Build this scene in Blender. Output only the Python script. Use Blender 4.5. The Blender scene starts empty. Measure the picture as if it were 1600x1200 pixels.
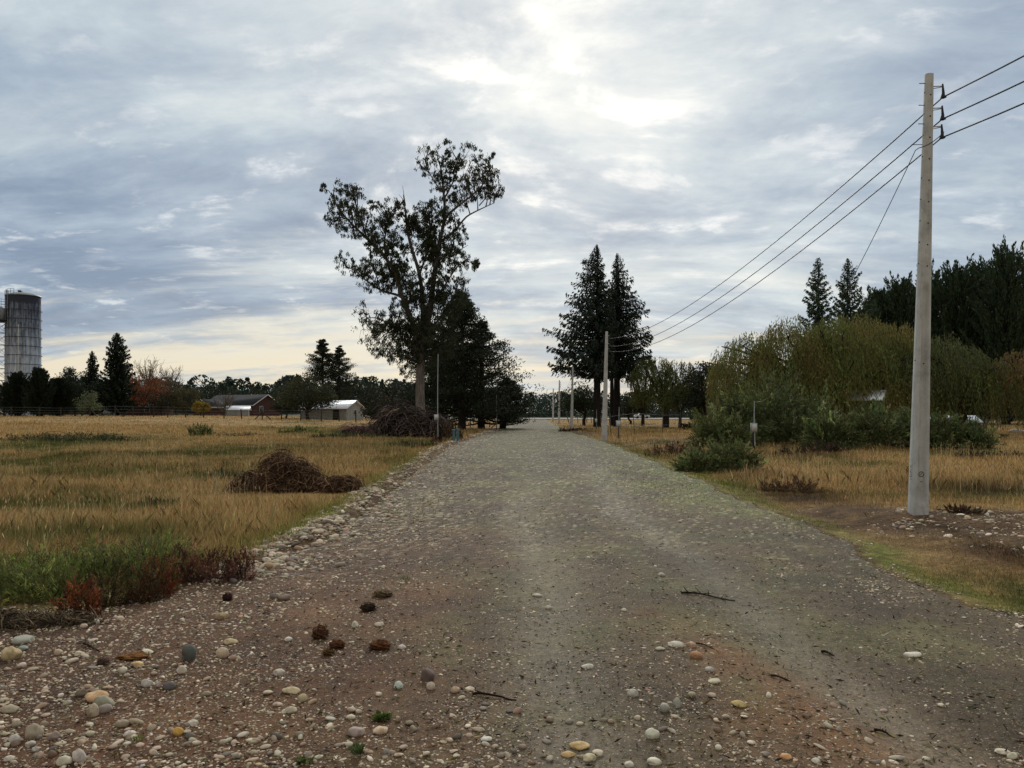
import bpy, math, random
import numpy as np
from mathutils import Vector
R = math.radians
PI = math.pi
# ------------------------------------------------------------------ camera, light, exposure
SC = bpy.context.scene
COL = SC.collection
CAMH = 1.6
F = 1200.0            # focal length in photograph pixels (photo 1600 wide)
HOR = 645.0           # horizon row
cam_d = bpy.data.cameras.new('camera')
cam = bpy.data.objects.new('camera', cam_d)
COL.objects.link(cam)
cam.location = (0, 0, CAMH)
cam.rotation_euler = (R(90), 0, 0)
cam_d.sensor_fit = 'HORIZONTAL'
cam_d.sensor_width = 36.0
cam_d.lens = 36.0 * F / 1600.0
cam_d.shift_y = (HOR - 600.0) / 1600.0
cam_d.clip_start = 0.05
cam_d.clip_end = 9000
SC.camera = cam
SC.view_settings.view_transform = 'Standard'
SC.view_settings.look = 'None'
SC.view_settings.exposure = 0.06
SC.view_settings.gamma = 1.0
SC.cycles.max_bounces = 5
SC.cycles.diffuse_bounces = 3
SC.cycles.transparent_max_bounces = 6
SC.cycles.use_denoising = True

SUN_EL, SUN_AZ = 27.5, 3.0      # degrees; azimuth clockwise from +Y
sd = bpy.data.lights.new('sun', 'SUN')
sd.energy = 1.5
sd.angle = R(12)
sd.color = (1.0, 0.95, 0.87)
so = bpy.data.objects.new('sun', sd)
COL.objects.link(so)
sdir = Vector((math.sin(R(SUN_AZ)) * math.cos(R(SUN_EL)), math.cos(R(SUN_AZ)) * math.cos(R(SUN_EL)), math.sin(R(SUN_EL))))
so.rotation_euler = (-sdir).to_track_quat('-Z', 'Y').to_euler()
so.location = (0, 0, 60)


class NT:
    """small helper for writing node graphs as expressions"""
    def __init__(s, tree):
        s.t = tree; s.n = tree.nodes; s.l = tree.links

    def node(s, ty, **kw):
        n = s.n.new(ty)
        for k, v in kw.items(): setattr(n, k, v)
        return n

    def put(s, sock, v):
        if hasattr(v, 'is_output') or isinstance(v, bpy.types.NodeSocket): s.l.new(v, sock)
        elif v is not None: sock.default_value = v

    def m(s, op, a, b=None, c=None, clamp=False):
        n = s.node('ShaderNodeMath', operation=op, use_clamp=clamp)
        s.put(n.inputs[0], a)
        if b is not None: s.put(n.inputs[1], b)
        if c is not None: s.put(n.inputs[2], c)
        return n.outputs[0]

    def vm(s, op, a, b=None):
        n = s.node('ShaderNodeVectorMath', operation=op)
        s.put(n.inputs[0], a)
        if b is not None: s.put(n.inputs[1], b)
        return n.outputs['Value'] if op in ('DOT_PRODUCT', 'LENGTH') else n.outputs[0]

    def xyz(s, x, y, z):
        n = s.node('ShaderNodeCombineXYZ')
        s.put(n.inputs[0], x); s.put(n.inputs[1], y); s.put(n.inputs[2], z)
        return n.outputs[0]

    def ss(s, v, a, b, lo=0.0, hi=1.0):
        n = s.node('ShaderNodeMapRange', interpolation_type='SMOOTHSTEP')
        s.put(n.inputs[0], v)
        for i, q in zip((1, 2, 3, 4), (a, b, lo, hi)): s.put(n.inputs[i], q)
        return n.outputs[0]

    def noise(s, vec, scale, detail=4.0, rough=0.5, dist=0.0, dim='3D', out=0):
        n = s.node('ShaderNodeTexNoise', noise_dimensions=dim)
        if vec is not None: s.put(n.inputs['Vector'], vec)
        n.inputs['Scale'].default_value = scale
        n.inputs['Detail'].default_value = detail
        n.inputs['Roughness'].default_value = rough
        n.inputs['Distortion'].default_value = dist
        return n.outputs[out]

    def voro(s, vec, scale, feature='F1', rand=1.0):
        n = s.node('ShaderNodeTexVoronoi', feature=feature)
        if vec is not None: s.put(n.inputs['Vector'], vec)
        n.inputs['Scale'].default_value = scale
        n.inputs['Randomness'].default_value = rand
        return n

    def mix(s, f, a, b, mode='MIX'):
        n = s.node('ShaderNodeMix', data_type='RGBA', blend_type=mode)
        s.put(n.inputs[0], f)
        s.put(n.inputs[6], a if not isinstance(a, tuple) else (*a[:3], 1))
        s.put(n.inputs[7], b if not isinstance(b, tuple) else (*b[:3], 1))
        return n.outputs[2]

    def ramp(s, f, stops):
        n = s.node('ShaderNodeValToRGB')
        s.put(n.inputs[0], f)
        e = n.color_ramp.elements
        while len(e) > 1: e.remove(e[-1])
        e[0].position = stops[0][0]; e[0].color = (*stops[0][1], 1)
        for p, c in stops[1:]:
            q = e.new(p); q.color = (*c, 1)
        return n.outputs[0]


def lin(*c):
    return tuple((v / 255 / 12.92) if v / 255 <= 0.04045 else ((v / 255 + 0.055) / 1.055) ** 2.4 for v in c)


# ---- sky: broken autumn overcast with the sun behind it
W = bpy.data.worlds.new("World")
SC.world = W
W.use_nodes = True
g = NT(W.node_tree)
g.n.clear()
tc = g.node('ShaderNodeTexCoord')
D = tc.outputs['Generated']
sp = g.node('ShaderNodeSeparateXYZ'); g.l.new(D, sp.inputs[0])
dx, dy, dz = sp.outputs
zc = g.m('MAXIMUM', dz, 0.0)
den = g.m('ADD', zc, 0.19)
cu = g.m('DIVIDE', dx, den)
cv = g.m('DIVIDE', dy, den)
cp = g.xyz(cu, cv, 0.0)
az = g.m('ARCTAN2', dx, dy)                # azimuth from +Y
el = g.m('ARCSINE', dz)
sky = g.node('ShaderNodeTexSky', sky_type='NISHITA')
sky.sun_disc = False
sky.sun_elevation = R(SUN_EL); sky.sun_rotation = R(SUN_AZ)
sky.altitude = 50; sky.air_density = 1.0; sky.dust_density = 1.5
clear = g.mix(1.0, sky.outputs[0], (0.10, 0.10, 0.10), 'MULTIPLY')


def blob(a0, e0, ra, re):
    """soft patch in the sky round azimuth a0 and elevation e0 (degrees)"""
    u = g.m('DIVIDE', g.m('SUBTRACT', az, R(a0)), R(ra))
    v = g.m('DIVIDE', g.m('SUBTRACT', el, R(e0)), R(re))
    return g.m('EXPONENT', g.m('MULTIPLY', g.m('ADD', g.m('MULTIPLY', u, u), g.m('MULTIPLY', v, v)), -1.0))


warp = g.noise(cp, 0.45, 3.0, 0.5, out=1)
wv = g.vm('ADD', cp, g.vm('MULTIPLY', g.vm('SUBTRACT', warp, (0.5, 0.5, 0.5)), (1.3, 0.8, 0.0)))
big = g.noise(g.vm('MULTIPLY', wv, (0.8, 1.3, 1)), 1.0, 3.0, 0.5)
med = g.noise(g.vm('MULTIPLY', g.vm('ADD', wv, (7.3, 2.1, 0)), (1.9, 3.0, 1)), 1.0, 8.0, 0.62, 0.0)
fine = g.noise(g.vm('MULTIPLY', g.vm('ADD', wv, (3.3, 9.1, 0)), (3.7, 4.7, 1)), 1.8, 8.0, 0.62, 0.0)
streak = g.noise(g.vm('MULTIPLY', g.vm('ADD', wv, (1.3, 6.1, 0)), (0.75, 3.6, 1)), 1.4, 7.0, 0.6, 0.2)
cells = g.noise(g.vm('MULTIPLY', g.vm('ADD', wv, (13.3, 5.1, 0)), (2.0, 2.8, 1)), 2.0, 7.0, 0.6, 0.1)
sund = g.vm('DOT_PRODUCT', D, tuple(sdir))
ang = g.m('ARCCOSINE', g.m('MINIMUM', sund, 1.0))
near_sun = g.m('EXPONENT', g.m('MULTIPLY', g.m('POWER', g.m('DIVIDE', ang, R(14.0)), 1.5), -1.0))
wide_sun = g.m('EXPONENT', g.m('MULTIPLY', g.m('DIVIDE', ang, R(30.0)), -1.0))
low = g.ss(el, R(1.0), R(17.0), 1.0, 0.0)                          # towards the horizon
# thickness of the grey sheet 0..1
th = g.m('ADD', g.m('MULTIPLY', big, 0.7), g.m('MULTIPLY', med, 0.75))
th = g.m('ADD', th, g.m('MULTIPLY', fine, 0.32))
th = g.m('ADD', g.m('MULTIPLY', g.m('SUBTRACT', th, 0.885), 2.1), 0.54)
th = g.m('ADD', th, g.m('MULTIPLY', blob(-9, 17, 12, 7), 0.30))
th = g.m('ADD', th, g.m('MULTIPLY', blob(-27, 9, 13, 4.5), 0.34))
th = g.m('ADD', th, g.m('MULTIPLY', blob(30, 22, 18, 9), 0.10))
th = g.m('SUBTRACT', th, g.m('MULTIPLY', blob(-12, 27, 18, 6), 0.18))
th = g.m('SUBTRACT', th, g.m('MULTIPLY', blob(6, 18, 8, 8), 0.14))
th = g.m('SUBTRACT', th, g.m('MULTIPLY', near_sun, 0.22))
sheet = g.ramp(th, [(0.05, lin(218, 225, 226)), (0.32, lin(188, 202, 211)), (0.56, lin(160, 177, 194)),
                    (0.80, lin(136, 155, 178)), (1.0, lin(119, 139, 165))])
# gaps in the sheet: pale streaks near the horizon, small openings near the sun
gap = g.m('ADD', g.m('MULTIPLY', g.noise(g.vm('MULTIPLY', g.vm('ADD', wv, (21.0, 4.0, 0)), (0.38, 1.25, 1)), 1.0, 8.0, 0.6, 0.25), 1.0),
          g.m('MULTIPLY', fine, 0.25))
gap = g.m('ADD', g.m('ADD', g.m('MULTIPLY', gap, 0.75), g.m('MULTIPLY', streak, 0.3)), g.m('MULTIPLY', blob(-14, 6, 20, 4), 0.10))
gap = g.m('SUBTRACT', gap, g.m('MULTIPLY', blob(-30, 11, 10, 4), 0.10))
gapm = g.m('MULTIPLY', g.ss(gap, 0.60, 0.76), g.ss(el, R(2), R(22), 1.0, 0.25))
cream = g.mix(g.ss(el, R(0.0), R(12.0)), lin(236, 222, 192), lin(214, 221, 221))
edge = g.m('MULTIPLY', g.ss(g.m('ADD', g.m('MULTIPLY', fine, 0.6), g.m('MULTIPLY', cells, 0.4)), 0.53, 0.64), g.ss(med, 0.62, 0.42, 0.2, 0.8))
sheet = g.mix(edge, sheet, lin(220, 226, 230))
c1 = g.mix(gapm, sheet, cream)
horiz = g.m('MULTIPLY', g.ss(el, R(0.0), R(9.0), 0.68, 0.0), g.ss(g.m('ADD', g.m('MULTIPLY', med, 0.5), g.m('MULTIPLY', streak, 0.5)), 0.42, 0.62))
c1 = g.mix(horiz, c1, lin(232, 219, 192))
# light through the sheet round the sun
c1 = g.mix(g.m('MULTIPLY', wide_sun, 0.22), c1, lin(232, 232, 228))
opening = g.m('MULTIPLY', near_sun, g.ss(g.m('ADD', g.m('MULTIPLY', cells, 0.8), g.m('MULTIPLY', fine, 0.5)), 0.50, 0.86))
c1 = g.mix(g.m('MULTIPLY', opening, 0.9), c1, (0.98, 0.98, 0.93))
core = g.m('EXPONENT', g.m('MULTIPLY', g.m('POWER', g.m('DIVIDE', ang, R(3.0)), 2.0), -1.0))
c1 = g.mix(g.m('MULTIPLY', core, g.ss(cells, 0.30, 0.62, 0.25, 0.8)), c1, (1.25, 1.22, 1.1))
blue_gap = g.m('MULTIPLY', g.ss(cells, 0.52, 0.70), g.ss(el, R(3), R(12)))
final = g.mix(g.m('ADD', 0.05, g.m('MULTIPLY', blue_gap, 0.10)), c1, clear)
back = g.ss(dy, -0.6, 0.45, 0.68, 1.0)           # unseen sky behind the camera, darkened to deepen contrast
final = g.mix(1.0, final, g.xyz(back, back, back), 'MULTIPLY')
final = g.mix(g.ss(el, R(34), R(60), 0.0, 0.85), final, (0.98, 0.95, 0.87))      # unseen sky overhead, made brighter and warmer to lift the ground light
final = g.mix(g.ss(dy, 0.1, -0.5, 0.0, 0.7), final, (0.46, 0.44, 0.40))  # dim neutral-warm tone put into the unseen sky behind, for the ambient light
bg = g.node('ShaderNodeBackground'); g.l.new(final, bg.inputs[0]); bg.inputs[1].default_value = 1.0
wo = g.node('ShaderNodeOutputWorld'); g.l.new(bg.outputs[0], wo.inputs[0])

# ------------------------------------------------------------------ numpy helpers
rng = np.random.default_rng(11)


def _hash(ix, iy, s):
    h = (ix * 374761393 + iy * 668265263 + s * 1442695041) & 0x7fffffff
    h = ((h ^ (h >> 13)) * 1274126177) & 0x7fffffff
    return ((h ^ (h >> 16)) & 0xffff) / 65535.0


def vn(x, y, s=0):
    x = np.asarray(x, float); y = np.asarray(y, float)
    ix = np.floor(x).astype(np.int64); iy = np.floor(y).astype(np.int64)
    fx = x - ix; fy = y - iy
    fx = fx * fx * (3 - 2 * fx); fy = fy * fy * (3 - 2 * fy)
    a = _hash(ix, iy, s); b = _hash(ix + 1, iy, s); c = _hash(ix, iy + 1, s); d = _hash(ix + 1, iy + 1, s)
    return (a * (1 - fx) + b * fx) * (1 - fy) + (c * (1 - fx) + d * fx) * fy


def fbm(x, y, s=0, o=4):
    t = 0; a = 1.0; n = 0
    for i in range(o):
        t = t + a * vn(np.asarray(x) * 2 ** i, np.asarray(y) * 2 ** i, s + i * 17); n += a; a *= 0.5
    return t / n


def ss(a, b, v):
    t = np.clip((np.asarray(v, float) - a) / (b - a), 0, 1)
    return t * t * (3 - 2 * t)


def gs(x, y, cx, cy, rx, ry):
    return np.exp(-(((x - cx) / rx) ** 2 + ((y - cy) / ry) ** 2))


XLY = [-40, 0, 3, 5.6, 8.2, 10, 13.2, 20, 35, 60, 100, 186, 300]
XLX = [-4.5, -4.9, -4.6, -3.8, -2.75, -2.6, -2.6, -2.8, -3.2, -2.2, -1.0, 1.5, 4]
XRY = [-40, 0, 3, 5.9, 7.4, 11, 20, 38, 83, 186, 300]
XRX = [3.5, 3.9, 4.0, 3.95, 3.75, 4.15, 4.5, 5.0, 5.2, 8.0, 11]


def xl(y): return np.interp(y, XLY, XLX) + 0.40 * (fbm(np.asarray(y) / 1.7, 3.3, 5) - 0.5) + 0.22 * (fbm(np.asarray(y) / 0.35, 3.3, 7) - 0.5)
def xr(y): return np.interp(y, XRY, XRX) + 0.55 * (fbm(np.asarray(y) / 1.6, 8.1, 6) - 0.5) + 0.25 * (fbm(np.asarray(y) / 0.4, 8.1, 8) - 0.5)


def ground_h(x, y):
    x = np.asarray(x, float); y = np.asarray(y, float)
    d = np.minimum(x - xl(y), xr(y) - x)              # > 0 inside the road
    out = ss(0.0, 1.2, -d)
    h = 1.0 * ss(20, 110, y) * ss(6, 60, -x)
    h = h + out * 0.16 * (fbm(x / 3.5, y / 3.5, 2) - 0.5) * ss(260, 60, y) + out * 0.04 * (vn(x * 2, y * 2, 9) - 0.5)
    berm = np.exp(-((x - np.interp(y, XLY, XLX) + 0.05) / 0.38) ** 2) * ss(7.5, 10, y) * ss(70, 30, y)
    h = h + berm * (0.06 + 0.14 * fbm(x / 0.9, y / 0.9, 4))
    h = h + 0.11 * gs(x, y, 6.1, 11.6, 0.6, 0.5) + 0.16 * gs(x, y, 7.0, 11.6, 1.7, 1.1) * (fbm(x * 2.2, y * 2.2, 12) - .35)
    h = h + 0.12 * gs(x, y, 6.0, 62, 2.3, 6)
    h = h - 0.09 * ss(0.0, 0.35, d) * ss(190, 180, y)
    h = h - 0.06 * ss(0, 0.6, -d) * ss(1.5, 0.8, -d) * (x > 0)
    return h


def track_a(y): return np.interp(y, [0, 3.6, 5.0, 6.5, 8.5, 12, 20, 60], [2.2, 1.95, 1.9, 1.95, 1.95, 1.75, 2.3, 3.2])
def track_b(y): return track_a(y) - 1.65


def road_h(x, y):
    d = np.minimum(x - xl(y), xr(y) - x)
    z = 0.012 * (fbm(x * 1.3, y * 0.5, 31) - 0.5) + 0.015 * (fbm(x / 1.2, y / 4.0, 32) - 0.5) + 0.02 * ss(0, 2.2, d)
    z = z - 0.022 * (gs(x, 0, track_a(y), 0, 0.26, 1) + gs(x, 0, track_b(y), 0, 0.26, 1)) + 0.02 * gs(x, 0, track_a(y) - .8, 0, .3, 1)
    z = z + 0.012 * fbm(x * 4, y * 4, 33) * ss(1.2, 0, d)
    return z - 0.16 * ss(0.10, -0.45, d)


def gz(x, y):
    x = np.asarray(x, float); y = np.asarray(y, float)
    return np.where(y < 186, np.maximum(ground_h(x, y), road_h(x, y)), ground_h(x, y))


def PX(px, Y): return (px - 800.0) / F * Y
def PZ(py, Y): return CAMH - (py - HOR) / F * Y
def G(px, Y):
    x = PX(px, Y)
    return Vector((x, Y, float(gz(x, Y))))


def build(name, chunks, mat, parent=None, smooth=False, loc=None):
    """chunks: list of (V (n,3), faces (m,k), colour (n,3) or (3,))  ->  one mesh object"""
    V = []; L = []; S = []; C = []; off = 0; hascol = False
    for ch in chunks:
        v, f = np.asarray(ch[0], np.float32), np.asarray(ch[1], np.int32)
        if len(v) == 0 or len(f) == 0: continue
        c = ch[2] if len(ch) > 2 and ch[2] is not None else (1, 1, 1)
        c = np.asarray(c, np.float32)
        if c.ndim == 1: c = np.tile(c, (len(v), 1))
        V.append(v); L.append((f + off).ravel()); S.append(np.full(len(f), f.shape[1], np.int32)); C.append(c)
        off += len(v)
    me = bpy.data.meshes.new(name)
    if V:
        V = np.concatenate(V); L = np.concatenate(L); S = np.concatenate(S); C = np.concatenate(C)
        me.vertices.add(len(V)); me.vertices.foreach_set('co', V.ravel())
        me.loops.add(len(L)); me.loops.foreach_set('vertex_index', L)
        st = np.concatenate(([0], np.cumsum(S)[:-1])).astype(np.int32)
        me.polygons.add(len(S)); me.polygons.foreach_set('loop_start', st); me.polygons.foreach_set('loop_total', S)
        if smooth: me.polygons.foreach_set('use_smooth', np.ones(len(S), bool))
        a = me.color_attributes.new('col', 'FLOAT_COLOR', 'POINT')
        a.data.foreach_set('color', np.concatenate([C, np.ones((len(C), 1), np.float32)], 1).ravel())
        me.update(calc_edges=True)
        me.validate()
    me.materials.append(mat)
    o = bpy.data.objects.new(name, me)
    COL.objects.link(o)
    if parent is not None: o.parent = parent
    if loc is not None: o.location = loc
    return o


def tag(o, label=None, cat=None, group=None, kind=None):
    if label: o['label'] = label
    if cat: o['category'] = cat
    if group: o['group'] = group
    if kind: o['kind'] = kind
    return o


def empty(name, loc, label, cat, group=None, rz=0.0):
    o = bpy.data.objects.new(name, None)
    COL.objects.link(o)
    o.location = loc; o.rotation_euler = (0, 0, rz); o.empty_display_size = 0.3
    return tag(o, label, cat, group)


def dup(root, loc, rz=0.0, sc=(1, 1, 1), label=None, cat=None, group=None):
    r = root.copy(); COL.objects.link(r)
    r.location = loc; r.rotation_euler = (0, 0, rz); r.scale = sc
    for ch in list(root.children):
        c = ch.copy(); COL.objects.link(c); c.parent = r
        for gch in list(ch.children):
            d = gch.copy(); COL.objects.link(d); d.parent = c
    if label: r['label'] = label
    if cat: r['category'] = cat
    if group: r['group'] = group
    return r


def tube(pts, rad, n=6, col=None, cap=True):
    P = np.asarray(pts, float); r = np.broadcast_to(np.asarray(rad, float), (len(P),))
    T = np.gradient(P, axis=0); T /= np.linalg.norm(T, axis=1)[:, None] + 1e-9
    up = np.array([0.13, 0.31, 1.0]) if abs(T[0][2]) < 0.8 else np.array([1.0, 0.2, 0.1])
    A = np.cross(T, up); A /= np.linalg.norm(A, axis=1)[:, None] + 1e-9
    B = np.cross(T, A)
    th = np.arange(n) / n * 2 * PI
    V = P[:, None, :] + r[:, None, None] * (np.cos(th)[None, :, None] * A[:, None, :] + np.sin(th)[None, :, None] * B[:, None, :])
    V = V.reshape(-1, 3)
    i = np.arange(len(P) - 1)[:, None] * n; k = np.arange(n)[None, :]; k2 = (k + 1) % n
    Fq = np.stack([i + k, i + k2, i + n + k2, i + n + k], -1).reshape(-1, 4)
    out = [(V, Fq, col)]
    if cap:
        e = (len(P) - 1) * n
        out.append((V[e:e + n], np.arange(n)[None, :], col)); out.append((V[:n], np.arange(n)[::-1][None, :], col))
    return out


def bxs(x0, x1, y0, y1, z0, z1, col=None):
    V = np.array([(x, y, z) for z in (z0, z1) for y in (y0, y1) for x in (x0, x1)], float)
    Fq = np.array([(0, 2, 3, 1), (4, 5, 7, 6), (0, 1, 5, 4), (2, 6, 7, 3), (0, 4, 6, 2), (1, 3, 7, 5)])
    return [(V, Fq, col)]


def unit(n, r=None):
    r = r or rng
    v = r.normal(size=(n, 3)); return v / np.linalg.norm(v, axis=1)[:, None]


def leaves(c, L, Wd, axis, col, r=None):
    """diamond leaves; c (n,3), axis (n,3) unit, L, Wd scalars or (n,), col (n,3)"""
    r = r or rng
    n = len(c)
    b = np.cross(axis, unit(n, r)); b /= np.linalg.norm(b, axis=1)[:, None] + 1e-9
    L = np.broadcast_to(L, (n,))[:, None] * 0.5; Wd = np.broadcast_to(Wd, (n,))[:, None] * 0.5
    V = np.stack([c - axis * L, c + b * Wd, c + axis * L, c - b * Wd], 1).reshape(-1, 3)
    Fq = np.arange(4 * n).reshape(n, 4)
    return (V, Fq, np.repeat(np.broadcast_to(col, (n, 3)), 4, axis=0))


def vary(col, n, amt=0.3, r=None, hue=0.1):
    r = r or rng
    c = np.asarray(col, float)
    if c.ndim == 1: c = np.tile(c, (n, 1))
    v = c * np.exp(r.normal(0, amt, (n, 1)))
    return np.clip(v * np.exp(r.normal(0, hue, (n, 3))), 0.001, 0.9)


# ------------------------------------------------------------------ materials
def mat(name, fn):
    m = bpy.data.materials.new(name); m.use_nodes = True
    t = NT(m.node_tree); t.n.clear()
    out = t.node('ShaderNodeOutputMaterial')
    t.l.new(fn(t), out.inputs[0])
    return m


def principled(t, col, rough=0.8, bump=None, bstr=0.3, bdist=0.01, metal=0.0, spec=0.3):
    p = t.node('ShaderNodeBsdfPrincipled')
    t.put(p.inputs['Base Color'], col if not isinstance(col, tuple) else (*col[:3], 1))
    t.put(p.inputs['Roughness'], rough)
    p.inputs['Metallic'].default_value = metal
    p.inputs['Specular IOR Level'].default_value = spec
    if bump is not None:
        b = t.node('ShaderNodeBump'); b.inputs['Strength'].default_value = bstr; b.inputs['Distance'].default_value = bdist
        t.l.new(bump, b.inputs['Height']); t.l.new(b.outputs[0], p.inputs['Normal'])
    return p.outputs[0]


def attr(t, name='col'):
    a = t.node('ShaderNodeVertexColor'); a.layer_name = name
    return a.outputs[0]


def pos(t): return t.node('ShaderNodeNewGeometry').outputs['Position']
def obc(t): return t.node('ShaderNodeTexCoord').outputs['Object']


def f_leaf(tr):
    def fn(t):
        c = attr(t)
        d = principled(t, c, 0.7, spec=0.15)
        x = t.node('ShaderNodeBsdfTranslucent'); t.l.new(c, x.inputs[0])
        mx = t.node('ShaderNodeMixShader'); mx.inputs[0].default_value = tr
        t.l.new(d, mx.inputs[1]); t.l.new(x.outputs[0], mx.inputs[2])
        return mx.outputs[0]
    return fn


M_LEAF = mat('leaves', f_leaf(0.22))
M_NEEDLE = mat('needles', f_leaf(0.08))
M_GRASS = mat('dry_grass', f_leaf(0.30))


def f_bark(t):
    o = obc(t)
    n = t.noise(t.vm('MULTIPLY', o, (9, 9, 1.3)), 1.6, 6, 0.65)
    c = t.mix(t.ss(n, 0.35, 0.65), attr(t), t.mix(1.0, attr(t), (0.45, 0.42, 0.40), 'MULTIPLY'))
    return principled(t, c, 0.9, n, 0.8, 0.03, spec=0.1)


M_BARK = mat('bark', f_bark)


def f_ground(t):
    p = pos(t)
    n1 = t.noise(p, 1.7, 6, 0.65); n2 = t.noise(p, 14.0, 5, 0.7)
    c = attr(t)
    k = t.m('ADD', t.m('MULTIPLY', n1, 1.4), t.m('MULTIPLY', n2, 2.2))
    k = t.m('MAXIMUM', t.m('ADD', k, -0.85), 0.25)
    c2 = t.mix(1.0, c, t.xyz(k, k, k), 'MULTIPLY')
    v = t.voro(p, 26.0)
    return principled(t, c2, 0.95, t.m('ADD', n2, t.m('MULTIPLY', v.outputs[0], 0.6)), 1.0, 0.05, spec=0.1)


M_GROUND = mat('field_soil', f_ground)


def f_road(t):
    p = pos(t)
    c = attr(t)
    n1 = t.noise(p, 0.9, 5, 0.65); n2 = t.noise(p, 7.0, 7, 0.75); n3 = t.noise(p, 60.0, 5, 0.75); n4 = t.noise(p, 24.0, 6, 0.75)
    k = t.m('ADD', t.m('ADD', t.m('MULTIPLY', n1, 1.0), t.m('MULTIPLY', n2, 1.5)), t.m('ADD', t.m('MULTIPLY', n3, 2.0), t.m('MULTIPLY', n4, 1.9)))
    k = t.m('MAXIMUM', t.m('SUBTRACT', k, 2.3), 0.22)
    c = t.mix(1.0, c, t.xyz(k, k, k), 'MULTIPLY')
    # grit of three sizes pressed into the dirt
    h = None
    cov = t.noise(p, 1.4, 3, 0.6)
    for sc_, thr, amt in ((17.0, 0.10, 0.8), (34.0, 0.18, 0.8), (75.0, 0.26, 0.75), (150.0, 0.30, 0.6)):
        v = t.voro(t.vm('ADD', p, (sc_, 0, 0)), sc_)
        sp_ = t.node('ShaderNodeSeparateColor'); t.l.new(v.outputs['Color'], sp_.inputs[0])
        r_, g_, b_ = sp_.outputs
        pick = t.ss(t.m('ADD', r_, t.m('MULTIPLY', t.m('SUBTRACT', cov, 0.5), 0.9)), 0.52, 0.60)
        rad = t.m('MULTIPLY', g_, thr + 0.18)
        body = t.ss(t.m('SUBTRACT', v.outputs['Distance'], rad), -0.06, 0.03, 1.0, 0.0)
        mk = t.m('MULTIPLY', pick, body)
        sc2 = t.ramp(b_, [(0.0, lin(92, 84, 74)), (0.3, lin(140, 127, 108)), (0.55, lin(178, 164, 140)), (0.75, lin(118, 110, 100)), (1.0, lin(214, 200, 174))])
        c = t.mix(t.m('MULTIPLY', mk, amt), c, sc2)
        hh = t.m('MULTIPLY', mk, 20.0 / sc_)
        h = hh if h is None else t.m('ADD', h, hh)
    h = t.m('ADD', h, t.m('MULTIPLY', n2, 0.8)); h = t.m('ADD', h, t.m('MULTIPLY', n3, 0.35))
    return principled(t, c, 0.88, h, 0.9, 0.012, spec=0.25)


M_ROAD = mat('gravel_and_dirt', f_road)


def f_stone(t):
    o = pos(t)
    n = t.noise(o, 35.0, 5, 0.65); n2 = t.noise(o, 220.0, 3, 0.6)
    k = t.m('ADD', 0.55, t.m('ADD', t.m('MULTIPLY', n, 0.75), t.m('MULTIPLY', n2, 0.55)))
    c = t.mix(1.0, attr(t), t.xyz(k, k, k), 'MULTIPLY')
    c = t.mix(t.ss(t.noise(o, 18.0, 6, 0.7), 0.46, 0.70, 0.0, 0.6), c, lin(112, 90, 66))
    return principled(t, c, 0.85, t.m('ADD', n, n2), 0.25, 0.004, spec=0.3)


M_STONE = mat('river_stone', f_stone)


def f_concrete(t):
    o = obc(t)
    n = t.noise(o, 3.0, 6, 0.7); n2 = t.noise(t.vm('MULTIPLY', o, (14, 14, 1.1)), 2.0, 5, 0.7); n3 = t.noise(o, 90.0, 3, 0.7)
    c = t.ramp(n, [(0.25, lin(152, 151, 146)), (0.5, lin(190, 189, 184)), (0.75, lin(210, 209, 204))])
    c = t.mix(t.ss(n2, 0.52, 0.78, 0.0, 0.55), c, lin(112, 108, 98))
    v = t.voro(o, 42.0)
    pit = t.ss(v.outputs['Distance'], 0.06, 0.16, 1.0, 0.0)
    c = t.mix(t.m('MULTIPLY', pit, t.ss(n, 0.5, 0.6, 0, 0.7)), c, lin(84, 80, 74))
    return principled(t, c, 0.85, t.m('SUBTRACT', t.m('ADD', n3, n), pit), 0.4, 0.006, spec=0.2)


M_CONC = mat('cast_concrete', f_concrete)


def simple(name, col, rough=0.6, metal=0.0, ns=8.0, amt=0.35, spec=0.3):
    def fn(t):
        n = t.noise(obc(t), ns, 5, 0.65)
        k = t.m('ADD', 1.0 - amt * 0.5, t.m('MULTIPLY', t.m('SUBTRACT', n, 0.5), amt * 2))
        c = t.mix(1.0, col, t.xyz(k, k, k), 'MULTIPLY')
        return principled(t, c, rough, n, 0.2, 0.01, metal, spec)
    return mat(name, fn)


M_HOLE = simple('dark_hole', (0.02, 0.02, 0.02), 0.9)
M_WIRE = simple('black_cable', (0.016, 0.017, 0.022), 0.5)
M_STEEL = simple('galvanised_steel', (0.42, 0.44, 0.45), 0.45, 0.6)
M_DARKM = simple('dark_metal', (0.03, 0.03, 0.035), 0.55)
M_WHITE = simple('white_paint', (0.68, 0.68, 0.66), 0.5)
M_BOX = simple('grey_box', (0.42, 0.43, 0.40), 0.5)
M_OLDWOOD = simple('weathered_wood', (0.17, 0.15, 0.125), 0.9, ns=20, amt=0.7)
M_DKWOOD = simple('dark_wood', (0.06, 0.048, 0.04), 0.9, ns=20, amt=0.7)
M_REDWALL = simple('red_wall', (0.095, 0.042, 0.034), 0.8, ns=5, amt=0.5)
M_PALEWALL = simple('pale_boards', (0.40, 0.40, 0.36), 0.8, ns=2.5, amt=0.5)
M_ROOFDK = simple('dark_roof', (0.035, 0.036, 0.042), 0.95, ns=1.5, amt=0.5)
M_GLASS = simple('window_glass', (0.02, 0.025, 0.03), 0.1, spec=0.6)
M_BLUE = simple('blue_green_plastic', (0.10, 0.20, 0.22), 0.5)
M_TYRE = simple('tyre_rubber', (0.02, 0.02, 0.02), 0.8)
M_ASPH = simple('pale_asphalt', (0.30, 0.29, 0.27), 0.85, ns=1.0)


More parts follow.
